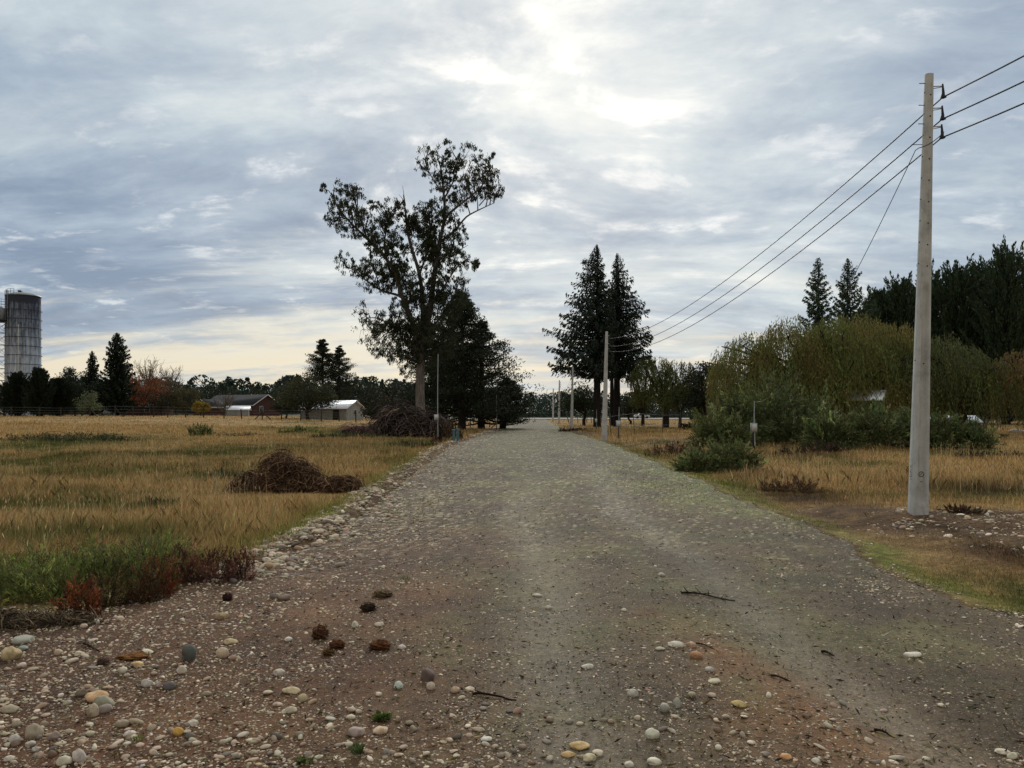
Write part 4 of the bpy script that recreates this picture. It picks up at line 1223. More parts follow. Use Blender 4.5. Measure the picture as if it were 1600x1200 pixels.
def shrub(name, label, cat, group, loc, lobes, col, n=9000, leaf=0.12, wr=0.3, seed=13, col2=None, up=0.5, lmat=None, stems=30, stemcol=(0.05, 0.04, 0.03), part='foliage'):
    """low bush of leafy sprays over several mounds; lobes (x, y, rx, ry, h)"""
    r = np.random.default_rng(seed)
    tot = sum(l[2] * l[4] for l in lobes); C = []; A = []; K = []; wood = []
    for li, (lx, ly, rx, ry_, h) in enumerate(lobes):
        k = int(n * rx * h / tot)
        ns = max(20, k // 24)                                  # sprays
        u = unit(ns, r); u[:, 2] = np.abs(u[:, 2])
        lump = 0.72 + 0.54 * vn(u[:, 0] * 3.4 + 5 * li, u[:, 1] * 3.4 + u[:, 2] * 3.4, seed)[:, None]
        tip = np.array([lx, ly, 0.02]) + u * lump * (0.65 + .38 * r.random((ns, 1))) * np.array([rx, ry_, h])
        dr = u * np.array([1, 1, .8]) + np.array([0, 0, up]) + r.normal(0, .25, (ns, 3)); dr /= np.linalg.norm(dr, axis=1)[:, None]
        sl = 0.21 * (rx + h) * (0.6 + .8 * r.random(ns))
        idx = np.repeat(np.arange(ns), 24)
        q = r.random(len(idx))
        P = tip[idx] - dr[idx] * (sl[idx] * q)[:, None] + r.normal(0, 1, (len(idx), 3)) * (sl[idx] * .13 * (0.15 + q))[:, None]
        P[:, 2] = np.maximum(P[:, 2], 0.01)
        ax = dr[idx] + unit(len(idx), r) * .7; ax /= np.linalg.norm(ax, axis=1)[:, None]
        sc_ = vary(np.asarray(col), ns, .48, r, .08)
        if col2 is not None:
            pick = (r.random(ns) < 0.35)[:, None]; sc_ = np.where(pick, vary(np.asarray(col2), ns, .25, r, .08), sc_)
        C.append(P); A.append(ax); K.append(vary(sc_[idx], len(idx), .18, r, .05))
        for j in range(max(4, stems // len(lobes))):
            i = r.integers(0, ns); wood += tube(bend([lx + r.normal(0, .1) * rx, ly + r.normal(0, .1) * ry_, -.05], tip[i] * np.array([1, 1, .92]), 5, .05, .05, r), np.linspace(leaf * .12, leaf * .04, 5), 4, stemcol, False)
    C = np.concatenate(C); A = np.concatenate(A); K = np.concatenate(K); m = len(C)
    e = empty(name, loc, label, cat, group)
    build('stems', wood, M_BARK, e)
    build(part, [leaves(C, leaf * (.6 + .8 * r.random(m)), leaf * wr, A, K, r)], lmat or M_LEAF, e)
    return e


def brush(name, label, loc, lobes, cols, n=1500, L=1.0, rad=0.012, seed=17, cat='brush pile', upright=0.0, core=None, curl=0.25):
    """tangled heap of thin branches over mounds; lobes (x, y, rx, ry, h)"""
    r = np.random.default_rng(seed); ch = []
    tot = sum(l[2] * l[4] for l in lobes)
    for (lx, ly, rx, ry_, h) in lobes:
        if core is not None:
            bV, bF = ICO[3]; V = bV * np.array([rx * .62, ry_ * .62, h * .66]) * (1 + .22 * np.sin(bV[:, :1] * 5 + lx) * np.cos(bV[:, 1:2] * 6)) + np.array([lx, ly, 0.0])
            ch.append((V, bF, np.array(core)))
        k = int(n * rx * h / tot)
        for i in range(k):
            u = unit(1, r)[0]; u[2] = abs(u[2])
            f = (0.50 + .5 * r.random() + (.25 * r.random() if r.random() < .12 else 0)) * (.78 + .45 * float(vn(u[0] * 2.4 + lx * 5, u[1] * 2.4 + u[2] * 2, seed)))
            c = np.array([lx, ly, 0]) + u * f * np.array([rx, ry_, h])
            tg = np.cross(u, unit(1, r)[0]); tg /= np.linalg.norm(tg) + 1e-6
            tg = tg * (1 - upright) + (np.array([0, 0, 1.0]) + unit(1, r)[0] * .5) * upright
            l_ = L * (.4 + .8 * r.random()); m_ = 5
            s = np.linspace(-.5, .5, m_)[:, None]
            P = c + tg * l_ * s - u * (s ** 2) * l_ * curl * 2 * (1 - upright) + r.normal(0, .03 * l_, (m_, 3))
            P[:, 2] = np.maximum(P[:, 2], 0.0)
            cc = np.array(cols[r.integers(0, len(cols))]) * math.exp(r.normal(0, .3))
            ch += tube(P, rad * (.5 + r.random() + (1.6 if r.random() < .06 else 0)), 3, np.clip(cc, 0, .9), False)
    o = build(name, ch, M_BARK, loc=loc)
    return tag(o, label, cat)


# ------------------------------------------------------------------ the tall eucalyptus
EY = 60.0
BK = (0.23, 0.205, 0.18)
eo = G(657, EY)


def ep(px, py, dy=0.0):
    Y = EY; px = 657 + (px - 657) * .965; py = HOR + (py - HOR) * (.972 if py < HOR else 1)
    return np.array([PX(px, Y) - eo.x, dy, PZ(py, Y) - eo.z])


def poly(pp, r0, r1, col, n=7, dy0=0.0, dy1=0.0):
    m_ = len(pp)
    P = np.array([ep(a, b, dy0 + (dy1 - dy0) * i / (m_ - 1)) for i, (a, b) in enumerate(pp)])
    # smooth it a little
    tq = np.linspace(0, m_ - 1, m_ * 3); Q = np.stack([np.interp(tq, np.arange(m_), P[:, k]) for k in range(3)], 1)
    Q[1:-1] = (Q[:-2] + Q[1:-1] * 2 + Q[2:]) / 4
    return Q, np.linspace(r0, r1, len(Q))


limbs = [([(655, 565), (648, 510), (637, 480), (628, 458), (622, 430), (605, 400), (575, 370), (555, 352), (530, 325), (520, 300)], .30, .05, 0, -1.5),
         ([(656, 550), (661, 500), (660, 460), (655, 420), (640, 375), (633, 345), (630, 312), (627, 290)], .30, .04, 0, .8),
         ([(660, 560), (669, 500), (676, 450), (682, 400), (690, 360), (697, 325), (694, 290), (690, 250), (684, 236)], .34, .04, 0, 0.3),
         ([(690, 360), (698, 330), (718, 316), (742, 300), (762, 283), (775, 262)], .16, .03, .2, -1.6),
         ([(688, 370), (712, 350), (730, 325), (752, 312), (775, 300)], .14, .03, .2, 1.4),
         ([(640, 470), (620, 455), (598, 450), (580, 440), (560, 425), (545, 410), (530, 406)], .15, .03, -.3, 1.5),
         ([(652, 540), (632, 520), (612, 505), (590, 495), (576, 496)], .14, .03, 0, -1.5),
         ([(664, 520), (690, 490), (705, 470), (712, 455)], .13, .04, 0, 1.2),
         ([(676, 470), (698, 440), (715, 415), (735, 400)], .12, .03, 0, -1.0),
         ([(684, 400), (700, 388), (718, 382), (733, 372)], .07, .02, 0, .8),
         ([(655, 420), (668, 380), (672, 350), (666, 320)], .12, .03, .3, 1.8),
         ([(605, 400), (600, 370), (604, 340), (612, 318)], .10, .03, -1, .6),
         ([(575, 370), (560, 330), (550, 300), (548, 285)], .09, .03, -1.2, .2),
         ([(696, 300), (712, 268), (718, 240), (712, 228)], .09, .02, 0, .8),
         ([(690, 290), (672, 262), (664, 240)], .07, .02, 0, -.8),
         ([(752, 312), (770, 290), (778, 262), (768, 245)], .06, .02, 0, .6)]
z3 = [(820, 150), (900, 130), (960, 165), (1030, 190), (880, 220), (940, 260), (1000, 230), (860, 300), (930, 330), (1060, 160), (1140, 200), (1200, 190), (1250, 210), (1310, 230), (1160, 270),
      (1230, 290), (1300, 300), (1335, 340), (1100, 330), (1180, 360), (1250, 380), (1290, 410), (1200, 420), (1120, 400), (1050, 400), (980, 400), (140, 455), (205, 405), (290, 420), (335, 430),
      (270, 480), (180, 500), (240, 550), (300, 570), (360, 540), (330, 630), (200, 640), (260, 680), (400, 650), (360, 720), (430, 600), (490, 520), (560, 510), (600, 560), (650, 530), (720, 560),
      (780, 540), (840, 480), (870, 430), (830, 560), (900, 520), (880, 600), (820, 640), (750, 660), (780, 720), (850, 720), (700, 650), (620, 640), (560, 640), (500, 640), (440, 740), (500, 780),
      (560, 770), (620, 760), (660, 820), (580, 850), (520, 830), (840, 830), (900, 800), (960, 790), (900, 880), (940, 930), (1000, 680), (1050, 640), (1080, 700), (1000, 880), (1060, 890),
      (1110, 880), (1150, 940), (1040, 1010), (960, 1000), (900, 1040), (205, 930), (260, 900), (310, 960), (380, 920), (440, 910), (420, 970), (480, 1000), (540, 970), (600, 930), (640, 960),
      (560, 1040), (620, 1060), (700, 1010), (760, 1030), (450, 1080), (520, 1120), (720, 1090), (800, 1100), (880, 1110), (960, 1080), (1030, 1110), (1080, 1160), (740, 1170), (820, 760),
      (860, 780), (800, 690), (850, 660), (760, 610), (430, 760), (390, 700), (480, 800), (590, 900), (560, 960), (640, 1010), (900, 760), (930, 820), (860, 880), (1090, 430), (1010, 560), (960, 600)]
z4 = [(150, 235), (185, 300), (215, 240), (260, 265), (305, 250), (165, 345), (195, 440), (225, 400), (280, 380), (330, 350), (260, 330), (310, 430), (340, 480), (400, 430), (380, 520), (420, 580),
      (350, 240), (400, 280), (430, 340), (450, 420), (480, 380), (480, 470), (540, 400), (560, 320), (600, 400), (560, 460), (620, 300), (660, 250), (700, 200), (640, 200), (590, 230), (560, 200),
      (480, 260), (520, 180), (690, 300), (640, 350), (680, 400), (640, 440), (620, 110), (680, 80), (730, 100), (740, 150), (440, 180), (500, 100), (560, 60), (430, 120), (600, 150), (360, 190),
      (510, 320), (470, 320), (520, 250), (540, 500), (440, 500), (600, 480), (400, 380)]
clumps0 = [(480 + a / 4.444, 200 + b / 4.444, 9.5) for a, b in z3] + [(540 + a / 4.286, 440 + b / 4.286, 10.5) for a, b in z4]
er = np.random.default_rng(77)
clumps = []
for (a, b, r_) in clumps0:
    clumps += [(a, b, r_ * 1.12), (a + er.normal(0, 8), b + er.normal(0, 8), r_ * .8)]
    if abs(a - 660) < 55 and 330 < b < 560: clumps += [(a + er.normal(0, 10), b + er.normal(0, 10), r_ * .9)]
wood = tube(np.array([ep(658, 672), ep(657, 640), ep(656, 610), ep(657, 580), ep(658, 560), ep(664, 520)]), [.41, .37, .35, .33, .30, .24], 12, BK)
LP = []
for pp, r0, r1, d0, d1 in limbs:
    Q, rr = poly(pp, r0 * .78, r1 * .8, BK, dy0=d0, dy1=d1)
    wood += tube(Q, rr, 7, np.array(BK) * .6, False); LP.append(Q)
LPa = np.concatenate(LP)
C = []; A = []; K = []
for (px, py, rad) in clumps:
    c = ep(px + er.normal(0, 1.5), py + er.normal(0, 1.5))
    dd = np.hypot(LPa[:, 0] - c[0], LPa[:, 2] - c[2] + 0.8); i = int(np.argmin(dd)); s = LPa[i]
    c[1] = s[1] + er.normal(0, 1.0) * min(1.6, 0.5 + dd[i])
    P = bend(s, c, 5, 0.08, 0.06, er); wood += tube(P, np.linspace(0.05, .015, 5), 4, np.array(BK) * .5, False)
    R_ = rad / 20.0 * (0.8 + .5 * er.random())
    for j in range(4):
        q = c + unit(1, er)[0] * R_ * .9; wood += tube(bend(P[3], q, 3, 0, .08, er), [.02, .015, .01], 3, np.array(BK) * .5, False)
    sub = er.integers(6, 11); sc_ = c + unit(sub, er) * R_ * 1.1
    n_ = er.integers(135, 215); k = er.integers(0, sub, n_)
    P = sc_[k] + unit(n_, er) * (R_ * .42) * er.random((n_, 1)) ** .5
    ax = unit(n_, er) * .65 + np.array([0, 0, -1.0]); ax /= np.linalg.norm(ax, axis=1)[:, None]
    C.append(P); A.append(ax); K.append(vary((0.042, 0.052, 0.028), n_, .3, er))
C = np.concatenate(C); A = np.concatenate(A); K = np.concatenate(K)
for (a, b) in (((632, 310), (622, 294)), ((633, 312), (628, 280)), ((700, 385), (735, 365)), ((700, 395), (728, 384)), ((530, 330), (512, 322)), ((776, 296), (786, 280)), ((664, 262), (655, 240))):
    wood += tube(bend(ep(*a), ep(*b), 5, 0, .08, er), np.linspace(.035, .012, 5), 4, np.array(BK) * .5, False)
e = empty('eucalyptus_tree', eo, 'tall open eucalyptus with pale bare trunk, the tallest tree', 'tree')
build('trunk', wood, M_BARK, e, smooth=True)
build('crown', [leaves(C, .20 * (.6 + .9 * er.random(len(C))), .062, A, K, er)], M_LEAF, e)

# ------------------------------------------------------------------ pines beside it
DG = (0.030, 0.038, 0.022)


def pine(name, label, group, loc, Ht, Wd, bare, seed, col=DG, nb=46, leaf=0.30, lean=0.0, dens=150, shape=1.0):
    """rugged pine: separate spreading boughs, each carrying tufts at its end"""
    r = np.random.default_rng(seed)
    top = np.array([lean * Ht, 0, Ht])
    wood = tube([[0, 0, -.3], top * .35, top * .7, top * .98], [.38, .28, .16, .04], 8, (0.035, 0.03, 0.027))
    C = []; A = []
    for i in range(nb):
        t = (i + r.random()) / nb
        h = bare + (Ht - bare) * t
        rad = Wd / 2 * (1 - t ** 1.5 * shape * .92) * (0.65 + .5 * r.random())
        a = i * 2.399 + r.normal(0, .35); d = np.array([math.cos(a), math.sin(a), 0])
        s0 = top * (h / Ht); tip = s0 + d * rad + np.array([0, 0, rad * (0.05 + .35 * r.random())])
        P = bend(s0, tip, 6, -0.08, .04, r); wood += tube(P, np.linspace(.09, .025, 6), 4, (0.035, 0.03, 0.027), False)
        for j in range(5):
            q = 0.35 + .16 * j; c = s0 + (tip - s0) * q + r.normal(0, .12 * rad, 3) * np.array([1, 1, .3]) + np.array([0, 0, .1 * rad * q])
            n_ = int(dens * .2); Rr = .22 * rad + .22
            C.append(c + unit(n_, r) * Rr * np.array([1.25, 1.25, .5]) * r.random((n_, 1)) ** .5)
            ax = unit(n_, r) + np.array([0, 0, .7]) + d * .5; A.append(ax / np.linalg.norm(ax, axis=1)[:, None])
    C = np.concatenate(C); A = np.concatenate(A); n = len(C)
    e = empty(name, loc, label, 'tree', group)
    build('trunk', wood, M_BARK, e, smooth=True)
    build('crown', [leaves(C, leaf * (.6 + .8 * r.random(n)), leaf * .3, A, vary(np.array(col), n, .3, r), r)], M_NEEDLE, e)
    return e


pine('pine_tree', 'broad dark pine right of the eucalyptus with tiered outer boughs', 'dark pines beside the eucalyptus', G(722, 70), 12.4, 9.0, 1.0, 21, nb=84, dens=230)
pine('pine_tree', 'sloping dark pine at the road side, rightmost of the dark pines', 'dark pines beside the eucalyptus', G(752, 74), 10.2, 9.6, .5, 23, nb=66, dens=230)
pine('pine_tree', 'low dark pine filling the gap behind the eucalyptus trunk', 'dark pines beside the eucalyptus', G(690, 76), 8.4, 9.0, .3, 24, nb=90, dens=240)
pine('pine_tree', 'small dark pine with a pointed bough reaching over the road edge', 'dark pines beside the eucalyptus', G(785, 78), 4.9, 6.4, .3, 25, nb=50, lean=.1, dens=240)

# brush beside the pines
brush('brush_pile', 'big dome of grey purple dead branches in front of the eucalyptus', G(640, 50), [(-.6, 0, 2.4, 1.4, 2.4), (1.3, .3, 1.7, 1.2, 1.9)],
      [lin(120, 106, 108), lin(90, 76, 80), lin(134, 118, 102), lin(74, 66, 54)], 2000, 1.0, .014, 31, core=(0.012, 0.01, 0.012))
brush('brush_pile', 'low purplish brush heap left of the big dome of branches', G(560, 54), [(0, 0, 1.8, 1.0, .9), (1.6, .2, 1.3, .9, 1.1)],
      [lin(130, 100, 100), lin(104, 78, 78), lin(150, 124, 112)], 700, .7, .012, 33, core=(0.02, 0.014, 0.014))
brush('brush_pile', 'upright dead stems between the meter post and the road edge', G(700, 44), [(0, 0, 1.0, .6, 1.2)],
      [lin(120, 104, 82), lin(84, 70, 52), lin(60, 52, 40)], 260, .8, .014, 35, upright=.7)

# heaps of pulled-up roots in the left field
HC = [lin(126, 98, 76), lin(96, 72, 56), lin(158, 128, 100), lin(70, 54, 44)]
brush('root_heap', 'large tangled heap of brown roots and straw on the dry field', G(437, 15.7), [(0, 0, .72, .55, .84), (-.62, .1, .48, .45, .44), (.42, -.05, .5, .5, .58), (.1, -.35, .6, .35, .36)],
      HC, 6500, .34, .0042, 41, cat='root heap', core=(0.018, 0.012, 0.009), curl=.4)
brush('root_heap', 'small low heap of brown straw right of the large root heap', G(532, 15.5), [(0, 0, .50, .4, .36), (-.38, 0, .3, .3, .24)], HC, 2400, .25, .0038, 43, cat='root heap', core=(0.03, 0.02, 0.014), curl=.4)

# ------------------------------------------------------------------ spruces right of the road
SP = (0.030, 0.042, 0.028)
conifer('spruce_tree', 'tall spruce with boughs sweeping out to the left, left of the pair', 'pair of tall spruces', G(933, 84), 20.0, lambda t: 5.2 * (1 - t) ** 0.86 * (0.62 + .38 * min(1, t * 4)) + .1, 5.6, SP,
        nb=230, leaf=.40, trunk_r=.42, seed=51, asym=.42, asym_az=PI, dens=32, hang=.8)
conifer('spruce_tree', 'tall narrow spruce with boughs stepping out to the right, right of the pair', 'pair of tall spruces', G(964, 88), 19.9, lambda t: 4.3 * (1 - t) ** 0.9 * (0.62 + .38 * min(1, t * 4)) + .1, 6.0, SP,
        nb=220, leaf=.40, trunk_r=.42, seed=53, asym=.35, asym_az=0.0, dens=32, hang=.8)
conifer('spruce_tree', 'slim dark trunk of a spruce behind the right one of the pair', 'pair of tall spruces', G(956, 95), 17.0, lambda t: 3.2 * (1 - t) + .1, 7.5, SP, nb=120, leaf=.4, trunk_r=.28, seed=54, dens=22, hang=.5)

OL = lin(104, 102, 54); OL2 = lin(108, 90, 50); OLG = lin(90, 98, 54)
GR1 = (0.055, 0.062, 0.028)
willow('willow_tree', 'airy olive tree with sky gaps and dark trunk, right of the spruces', 'trees along the right field', G(1040, 84), [(-1.4, 0, 5.6, 2.4, 2.2, 2.3), (1.6, 0, 5.2, 2.4, 2.2, 2.2), (0.2, 0, 3.4, 3.4, 2.6, 2.4), (2.6, 0, 3.6, 1.6, 1.6, 1.8)],
       [np.array(OLG) * .9, np.array(OL) * .8], ns=900, seed=61, trunk_r=.34, leaf=.30, lmin=.7, lmax=2.2, fork=1.8)
willow('willow_tree', 'thin yellowish tree beside the right spruce, with hanging twigs', 'trees along the right field', G(1004, 92), [(0, 0, 5.6, 1.6, 1.6, 3.2), (.6, 0, 3.8, 1.8, 1.6, 2.6)], [np.array(OL), np.array(OLG)], ns=260, seed=62, trunk_r=.2, leaf=.3, lmin=.6, lmax=1.8)
willow('willow_tree', 'small drooping tree with a leaning trunk between airy tree and dark tree', 'trees along the right field', G(1062, 78), [(.2, 0, 2.6, 1.6, 1.4, 2.2)], [np.array(OLG) * .8, np.array(OL) * .6], ns=260, seed=63, trunk_r=.16, leaf=.26, lmin=.6, lmax=1.6)
broadleaf('dark_tree', 'dark dense tree left of the big willow', 'tree', None, G(1105, 76), 6.6, 5.2, 1.0, (0.026, 0.030, 0.018), 5200, .26, .3, seed=64)
broadleaf('round_tree', 'small round dark tree between the far poles and the spruces', 'tree', None, G(912, 98), 4.8, 5.4, 1.2, (0.035, 0.048, 0.024), 4200, .28, .22, seed=65)
broadleaf('round_tree', 'low dark tree standing behind the right spruce trunk', 'tree', None, G(985, 110), 4.6, 6.0, .8, (0.030, 0.038, 0.020), 3200, .3, .2, seed=66)

# big willows
WG = np.array(lin(108, 114, 64)); WO = np.array(lin(118, 112, 66)); WD_ = np.array(lin(98, 104, 68))
willow('willow_tree', 'huge domed weeping willow, olive and gold, left of the near pole', 'weeping willows', G(1290, 60),
       [(-6.4, -.5, 4.6, 2.6, 2.6, 3.2), (-2.6, 0, 5.0, 3.4, 3.4, 4.2), (1.6, 0, 5.2, 4.4, 3.6, 4.2), (5.4, .3, 4.6, 3.4, 3.2, 4.0), (-1.0, -2.0, 2.6, 3.4, 2.4, 3.4), (4.0, -2.0, 2.8, 3.6, 2.4, 3.2), (-5.4, -1.8, 2.0, 2.4, 1.8, 2.6)],
       [WG, WO], ns=9000, seed=71, trunk_r=.6, leaf=.24, lmin=1.2, lmax=4.2)
willow('willow_tree', 'grey olive weeping willow right behind the near pole', 'weeping willows', G(1500, 58),
       [(-1.4, 0, 4.3, 3.2, 2.8, 3.3), (1.0, -.5, 2.8, 3.0, 2.8, 3.4), (-3.8, 0, 3.8, 2.6, 2.6, 3.0)], [WD_ * .85, WG * .8], ns=2400, seed=73, trunk_r=.5, leaf=.24, lmin=1.0, lmax=3.6)
willow('willow_tree', 'brownish weeping willow cut by the right edge', 'weeping willows', G(1630, 56),
       [(-.4, 0, 3.4, 3.0, 2.8, 3.4), (2.6, 0, 3.4, 3.0, 2.6, 3.2)], [np.array(lin(106, 92, 62)), np.array(lin(120, 100, 66))], ns=1700, seed=74, trunk_r=.4, leaf=.24, lmin=1.0, lmax=3.0)

# dark cypresses behind
MC = (0.05, 0.075, 0.040)
for px, Y, top, w, sd_, lb in ((1372, 114, 446, 10, 80, 'lowest dark cypress, at the left end of the cypress row'), (1408, 112, 428, 11, 81, 'dark cypress with ragged plumes just left of the near pole'),
                               (1452, 116, 414, 12, 82, 'dark cypress partly hidden by the near pole'), (1494, 110, 404, 12, 83, 'broad dark cypress just right of the near pole'),
                               (1534, 114, 402, 12, 89, 'dark cypress between the broad one and the tallest one'), (1572, 104, 376, 11, 84, 'tallest dark cypress with spiky fans near the right edge'),
                               (1622, 108, 386, 11, 85, 'dark cypress cut by the right edge')):
    p = G(px, Y); macrocarpa('cypress_tree', lb, 'row of dark cypresses', p, PZ(top, Y) - p.z, w, MC, seed=sd_, nb=280, leaf=.5)
conifer('fir_tree', 'slim fir standing alone at the left end of the cypress row', 'firs left of the cypress row', G(1278, 100), PZ(403, 100), lambda t: 3.4 * (1 - t) ** .8 + .15, 6, MC, nb=150, leaf=.45, seed=86, dens=36, droop=.1, up=.14, hang=.5)
conifer('fir_tree', 'wider fir between the slim fir and the cypresses', 'firs left of the cypress row', G(1324, 104), PZ(404, 104), lambda t: 5.2 * (1 - t) ** .9 + .15, 4, MC, nb=190, leaf=.45, seed=87, dens=34, droop=.1, up=.22, hang=.5, asym=.25, asym_az=0.3)
macrocarpa('cypress_tree', 'low dark cypress joining the wider fir to the row', 'row of dark cypresses', G(1356, 110), PZ(470, 110), 8, MC, seed=88, nb=180, leaf=.55)

# ------------------------------------------------------------------ green bushes on the right
BG = (0.132, 0.158, 0.062); BG2 = (0.175, 0.185, 0.075); BG3 = (0.108, 0.130, 0.054)
GRB = 'dark green bushes right of the road'
shrub('juniper_bush', 'tallest feathery green bush, behind the meter post', 'bush', GRB, G(1205, 36.8), [(0, 0, 2.8, 1.7, 3.6), (-2.0, .2, 1.8, 1.3, 2.7), (2.0, .2, 1.9, 1.4, 2.75), (.6, -1.2, 1.6, 1.0, 1.8), (-1.4, -1.2, 1.3, .9, 1.3)], BG3, 38000, .19, .22, 91, BG, up=.15)
shrub('juniper_bush', 'feathery green bush at the left end of the bush mass', 'bush', GRB, G(1112, 34), [(0, 0, 1.2, .9, 1.85), (1.0, 0, 1.1, .9, 1.6)], BG, 10000, .18, .22, 92, BG2, up=.25)
shrub('juniper_bush', 'long green bush between the meter post and the near pole', 'bush', GRB, G(1340, 33), [(-1.2, 0, 1.6, 1.2, 2.0), (.8, 0, 1.8, 1.2, 2.2), (2.4, 0, 1.3, 1.1, 2.0)], BG, 21000, .19, .22, 93, BG3, up=.2)
shrub('juniper_bush', 'sloping green bush right of the near pole', 'bush', GRB, G(1470, 32), [(0, 0, 1.5, 1.1, 1.8), (1.3, -.2, 1.2, 1.0, 1.25)], BG, 13000, .19, .22, 94, BG3, up=.2)
shrub('juniper_bush', 'low rounded green bush nearest to the road', 'bush', GRB, G(1118, 21.2), [(-.55, 0, .72, .6, .75), (.35, 0, .9, .65, .98), (.95, .1, .5, .45, .6)], BG, 16000, .10, .22, 95, BG2, up=.15)
shrub('juniper_bush', 'small pale green bush above the low rounded one', 'bush', GRB, G(1092, 25.5), [(0, 0, .6, .5, .55)], BG2, 2600, .09, .3, 96, BG, up=.3)
BR = lin(84, 62, 54)
shrub('heather_bush', 'brown dead bush at the left foot of the bush mass', 'bush', 'brown bushes right of the road', G(1060, 29), [(0, 0, 1.2, .8, .62)], np.array(BR), 3600, .10, .2, 97, np.array(lin(104, 80, 66)))
shrub('heather_bush', 'dark brown low bush in front of the long green bush', 'bush', 'brown bushes right of the road', G(1285, 29.5), [(0, 0, 1.3, .7, .55), (-1.2, 0, .8, .6, .35)], np.array(BR) * .6, 5000, .10, .2, 98, np.array(lin(60, 66, 40)))
shrub('heather_bush', 'dark low bush in the dry grass near the right edge', 'bush', 'brown bushes right of the road', G(1560, 26.5), [(-.8, 0, 1.1, .6, .34), (.6, 0, 1.0, .6, .36)], np.array(lin(56, 60, 40)), 5000, .10, .2, 99, np.array(BR) * .6)
shrub('heather_bush', 'reddish brown weedy clump in the dry grass left of the near pole', 'bush', 'brown bushes right of the road', G(1252, 15.4), [(0, 0, .55, .45, .36), (-.5, .2, .4, .3, .26)], np.array(lin(96, 70, 58)), 3200, .06, .2, 100, np.array(lin(110, 92, 62)))
shrub('heather_bush', 'small dark clump at the right foot of the near pole', 'bush', 'brown bushes right of the road', G(1505, 12.2), [(0, 0, .35, .3, .14)], np.array(lin(70, 54, 42)), 1200, .05, .2, 103, np.array(lin(90, 76, 52)))

# ------------------------------------------------------------------ shrubs in the left field
shrub('broom_bush', 'round green bush alone in the middle of the left field', 'bush', 'green clumps in the left field', G(315, 52), [(0, 0, 1.15, .9, 1.0)], (0.085, 0.115, 0.035), 4200, .14, .2, 111, up=.9)
shrub('broom_bush', 'bright green ferny clump left of the dark green patch', 'bush', 'green clumps in the left field', G(470, 58), [(0, 0, 1.4, .8, .6), (-1.2, 0, .7, .5, .35)], (0.11, 0.15, 0.04), 4000, .14, .22, 112, up=.7)
shrub('broom_bush', 'wide dark green low patch of shrubs before the brush piles', 'bush', 'green clumps in the left field', G(545, 46), [(-1.0, 0, 1.6, .9, .55), (1.0, 0, 1.7, .9, .50)], (0.055, 0.075, 0.03), 7000, .13, .22, 113, (0.09, 0.10, 0.04))
shrub('broom_bush', 'spread of olive weeds on the far left of the field', 'bush', 'green clumps in the left field', G(130, 42), [(-2.6, 0, 2.2, 1.6, .42), (0, 0, 2.6, 1.8, .5), (2.0, -.5, 1.6, 1.4, .36)], (0.060, 0.075, 0.032), 10000, .13, .2, 114, (0.10, 0.09, 0.045), up=.6)
shrub('broom_bush', 'dark green grassy tuft in the dry grass, far left of the root heap', 'bush', 'green clumps in the left field', G(240, 13.2), [(0, 0, .48, .3, .20), (.3, 0, .3, .25, .14)], (0.05, 0.065, 0.028), 2600, .07, .14, 115, (0.11, 0.10, 0.05), up=1.2)
shrub('broom_bush', 'dark green tuft touching the left end of the root heap', 'bush', 'green clumps in the left field', G(350, 18.5), [(0, 0, .6, .4, .26)], (0.05, 0.065, 0.028), 2000, .08, .14, 116, (0.10, 0.09, 0.05), up=1.0)
shrub('broom_bush', 'green and brown weeds at the road corner by the meter post', 'bush', 'green clumps in the left field', G(655, 36), [(-.6, 0, 1.0, .8, .36), (.5, -1, .8, .8, .30)], (0.075, 0.085, 0.035), 4200, .10, .18, 117, (0.11, 0.075, 0.045), up=.8)
shrub('broom_bush', 'sparse weeds right of the round green bush', 'bush', 'green clumps in the left field', G(375, 50), [(0, 0, 1.8, .8, .38)], (0.09, 0.095, 0.05), 1800, .14, .12, 118, (0.12, 0.09, 0.05), up=1.2)
shrub('broom_bush', 'purple brown weeds at the foot of the meter post', 'bush', 'green clumps in the left field', G(684, 40), [(0, 0, .55, .4, .34)], np.array(lin(86, 56, 56)), 1200, .08, .16, 119, up=.9)

# foreground bank of shrubs at the left
FB = 'bank of shrubs at the left road side'
GF = (0.17, 0.20, 0.055); RD = np.array(lin(116, 74, 54)); OR = np.array(lin(176, 106, 52)); OB = np.array(lin(110, 92, 56))
shrub('bracken_bush', 'bright green ferny growth at the left edge of the shrub bank', 'bush', FB, G(40, 6.5), [(-.35, .1, .50, .40, .42), (.15, .1, .45, .35, .40), (-.1, .6, .8, .4, .42)], GF, 20000, .045, .16, 121, (0.13, 0.13, 0.05), up=.8)
shrub('bracken_bush', 'green ferny growth with pale stalks behind the red shrub', 'bush', FB, G(150, 7.1), [(0, 0, .50, .4, .42), (.35, .2, .45, .4, .44), (.1, .8, .8, .5, .36)], GF, 20000, .045, .16, 122, (0.13, 0.13, 0.06), up=.8)
shrub('red_shrub', 'red leaved shrub with an orange and yellow tip', 'bush', FB, G(126, 6.0), [(0, 0, .17, .15, .36), (.10, -.02, .08, .08, .34), (-.10, 0, .12, .12, .24)], RD * .75, 3800, .026, .28, 123, np.array(lin(150, 88, 50)), up=.9)
shrub('red_shrub', 'dark green and crimson shrub in the middle of the bank', 'bush', FB, G(190, 6.4), [(-.1, 0, .22, .22, .36), (.16, .1, .2, .2, .38)], np.array(lin(84, 76, 46)), 4800, .030, .24, 124, RD * .6, up=.9)
shrub('red_shrub', 'olive and rust shrub right of the crimson one', 'bush', FB, G(246, 6.8), [(0, 0, .24, .22, .36)], OB * .7, 3200, .032, .22, 125, np.array(lin(124, 66, 44)), up=.9)
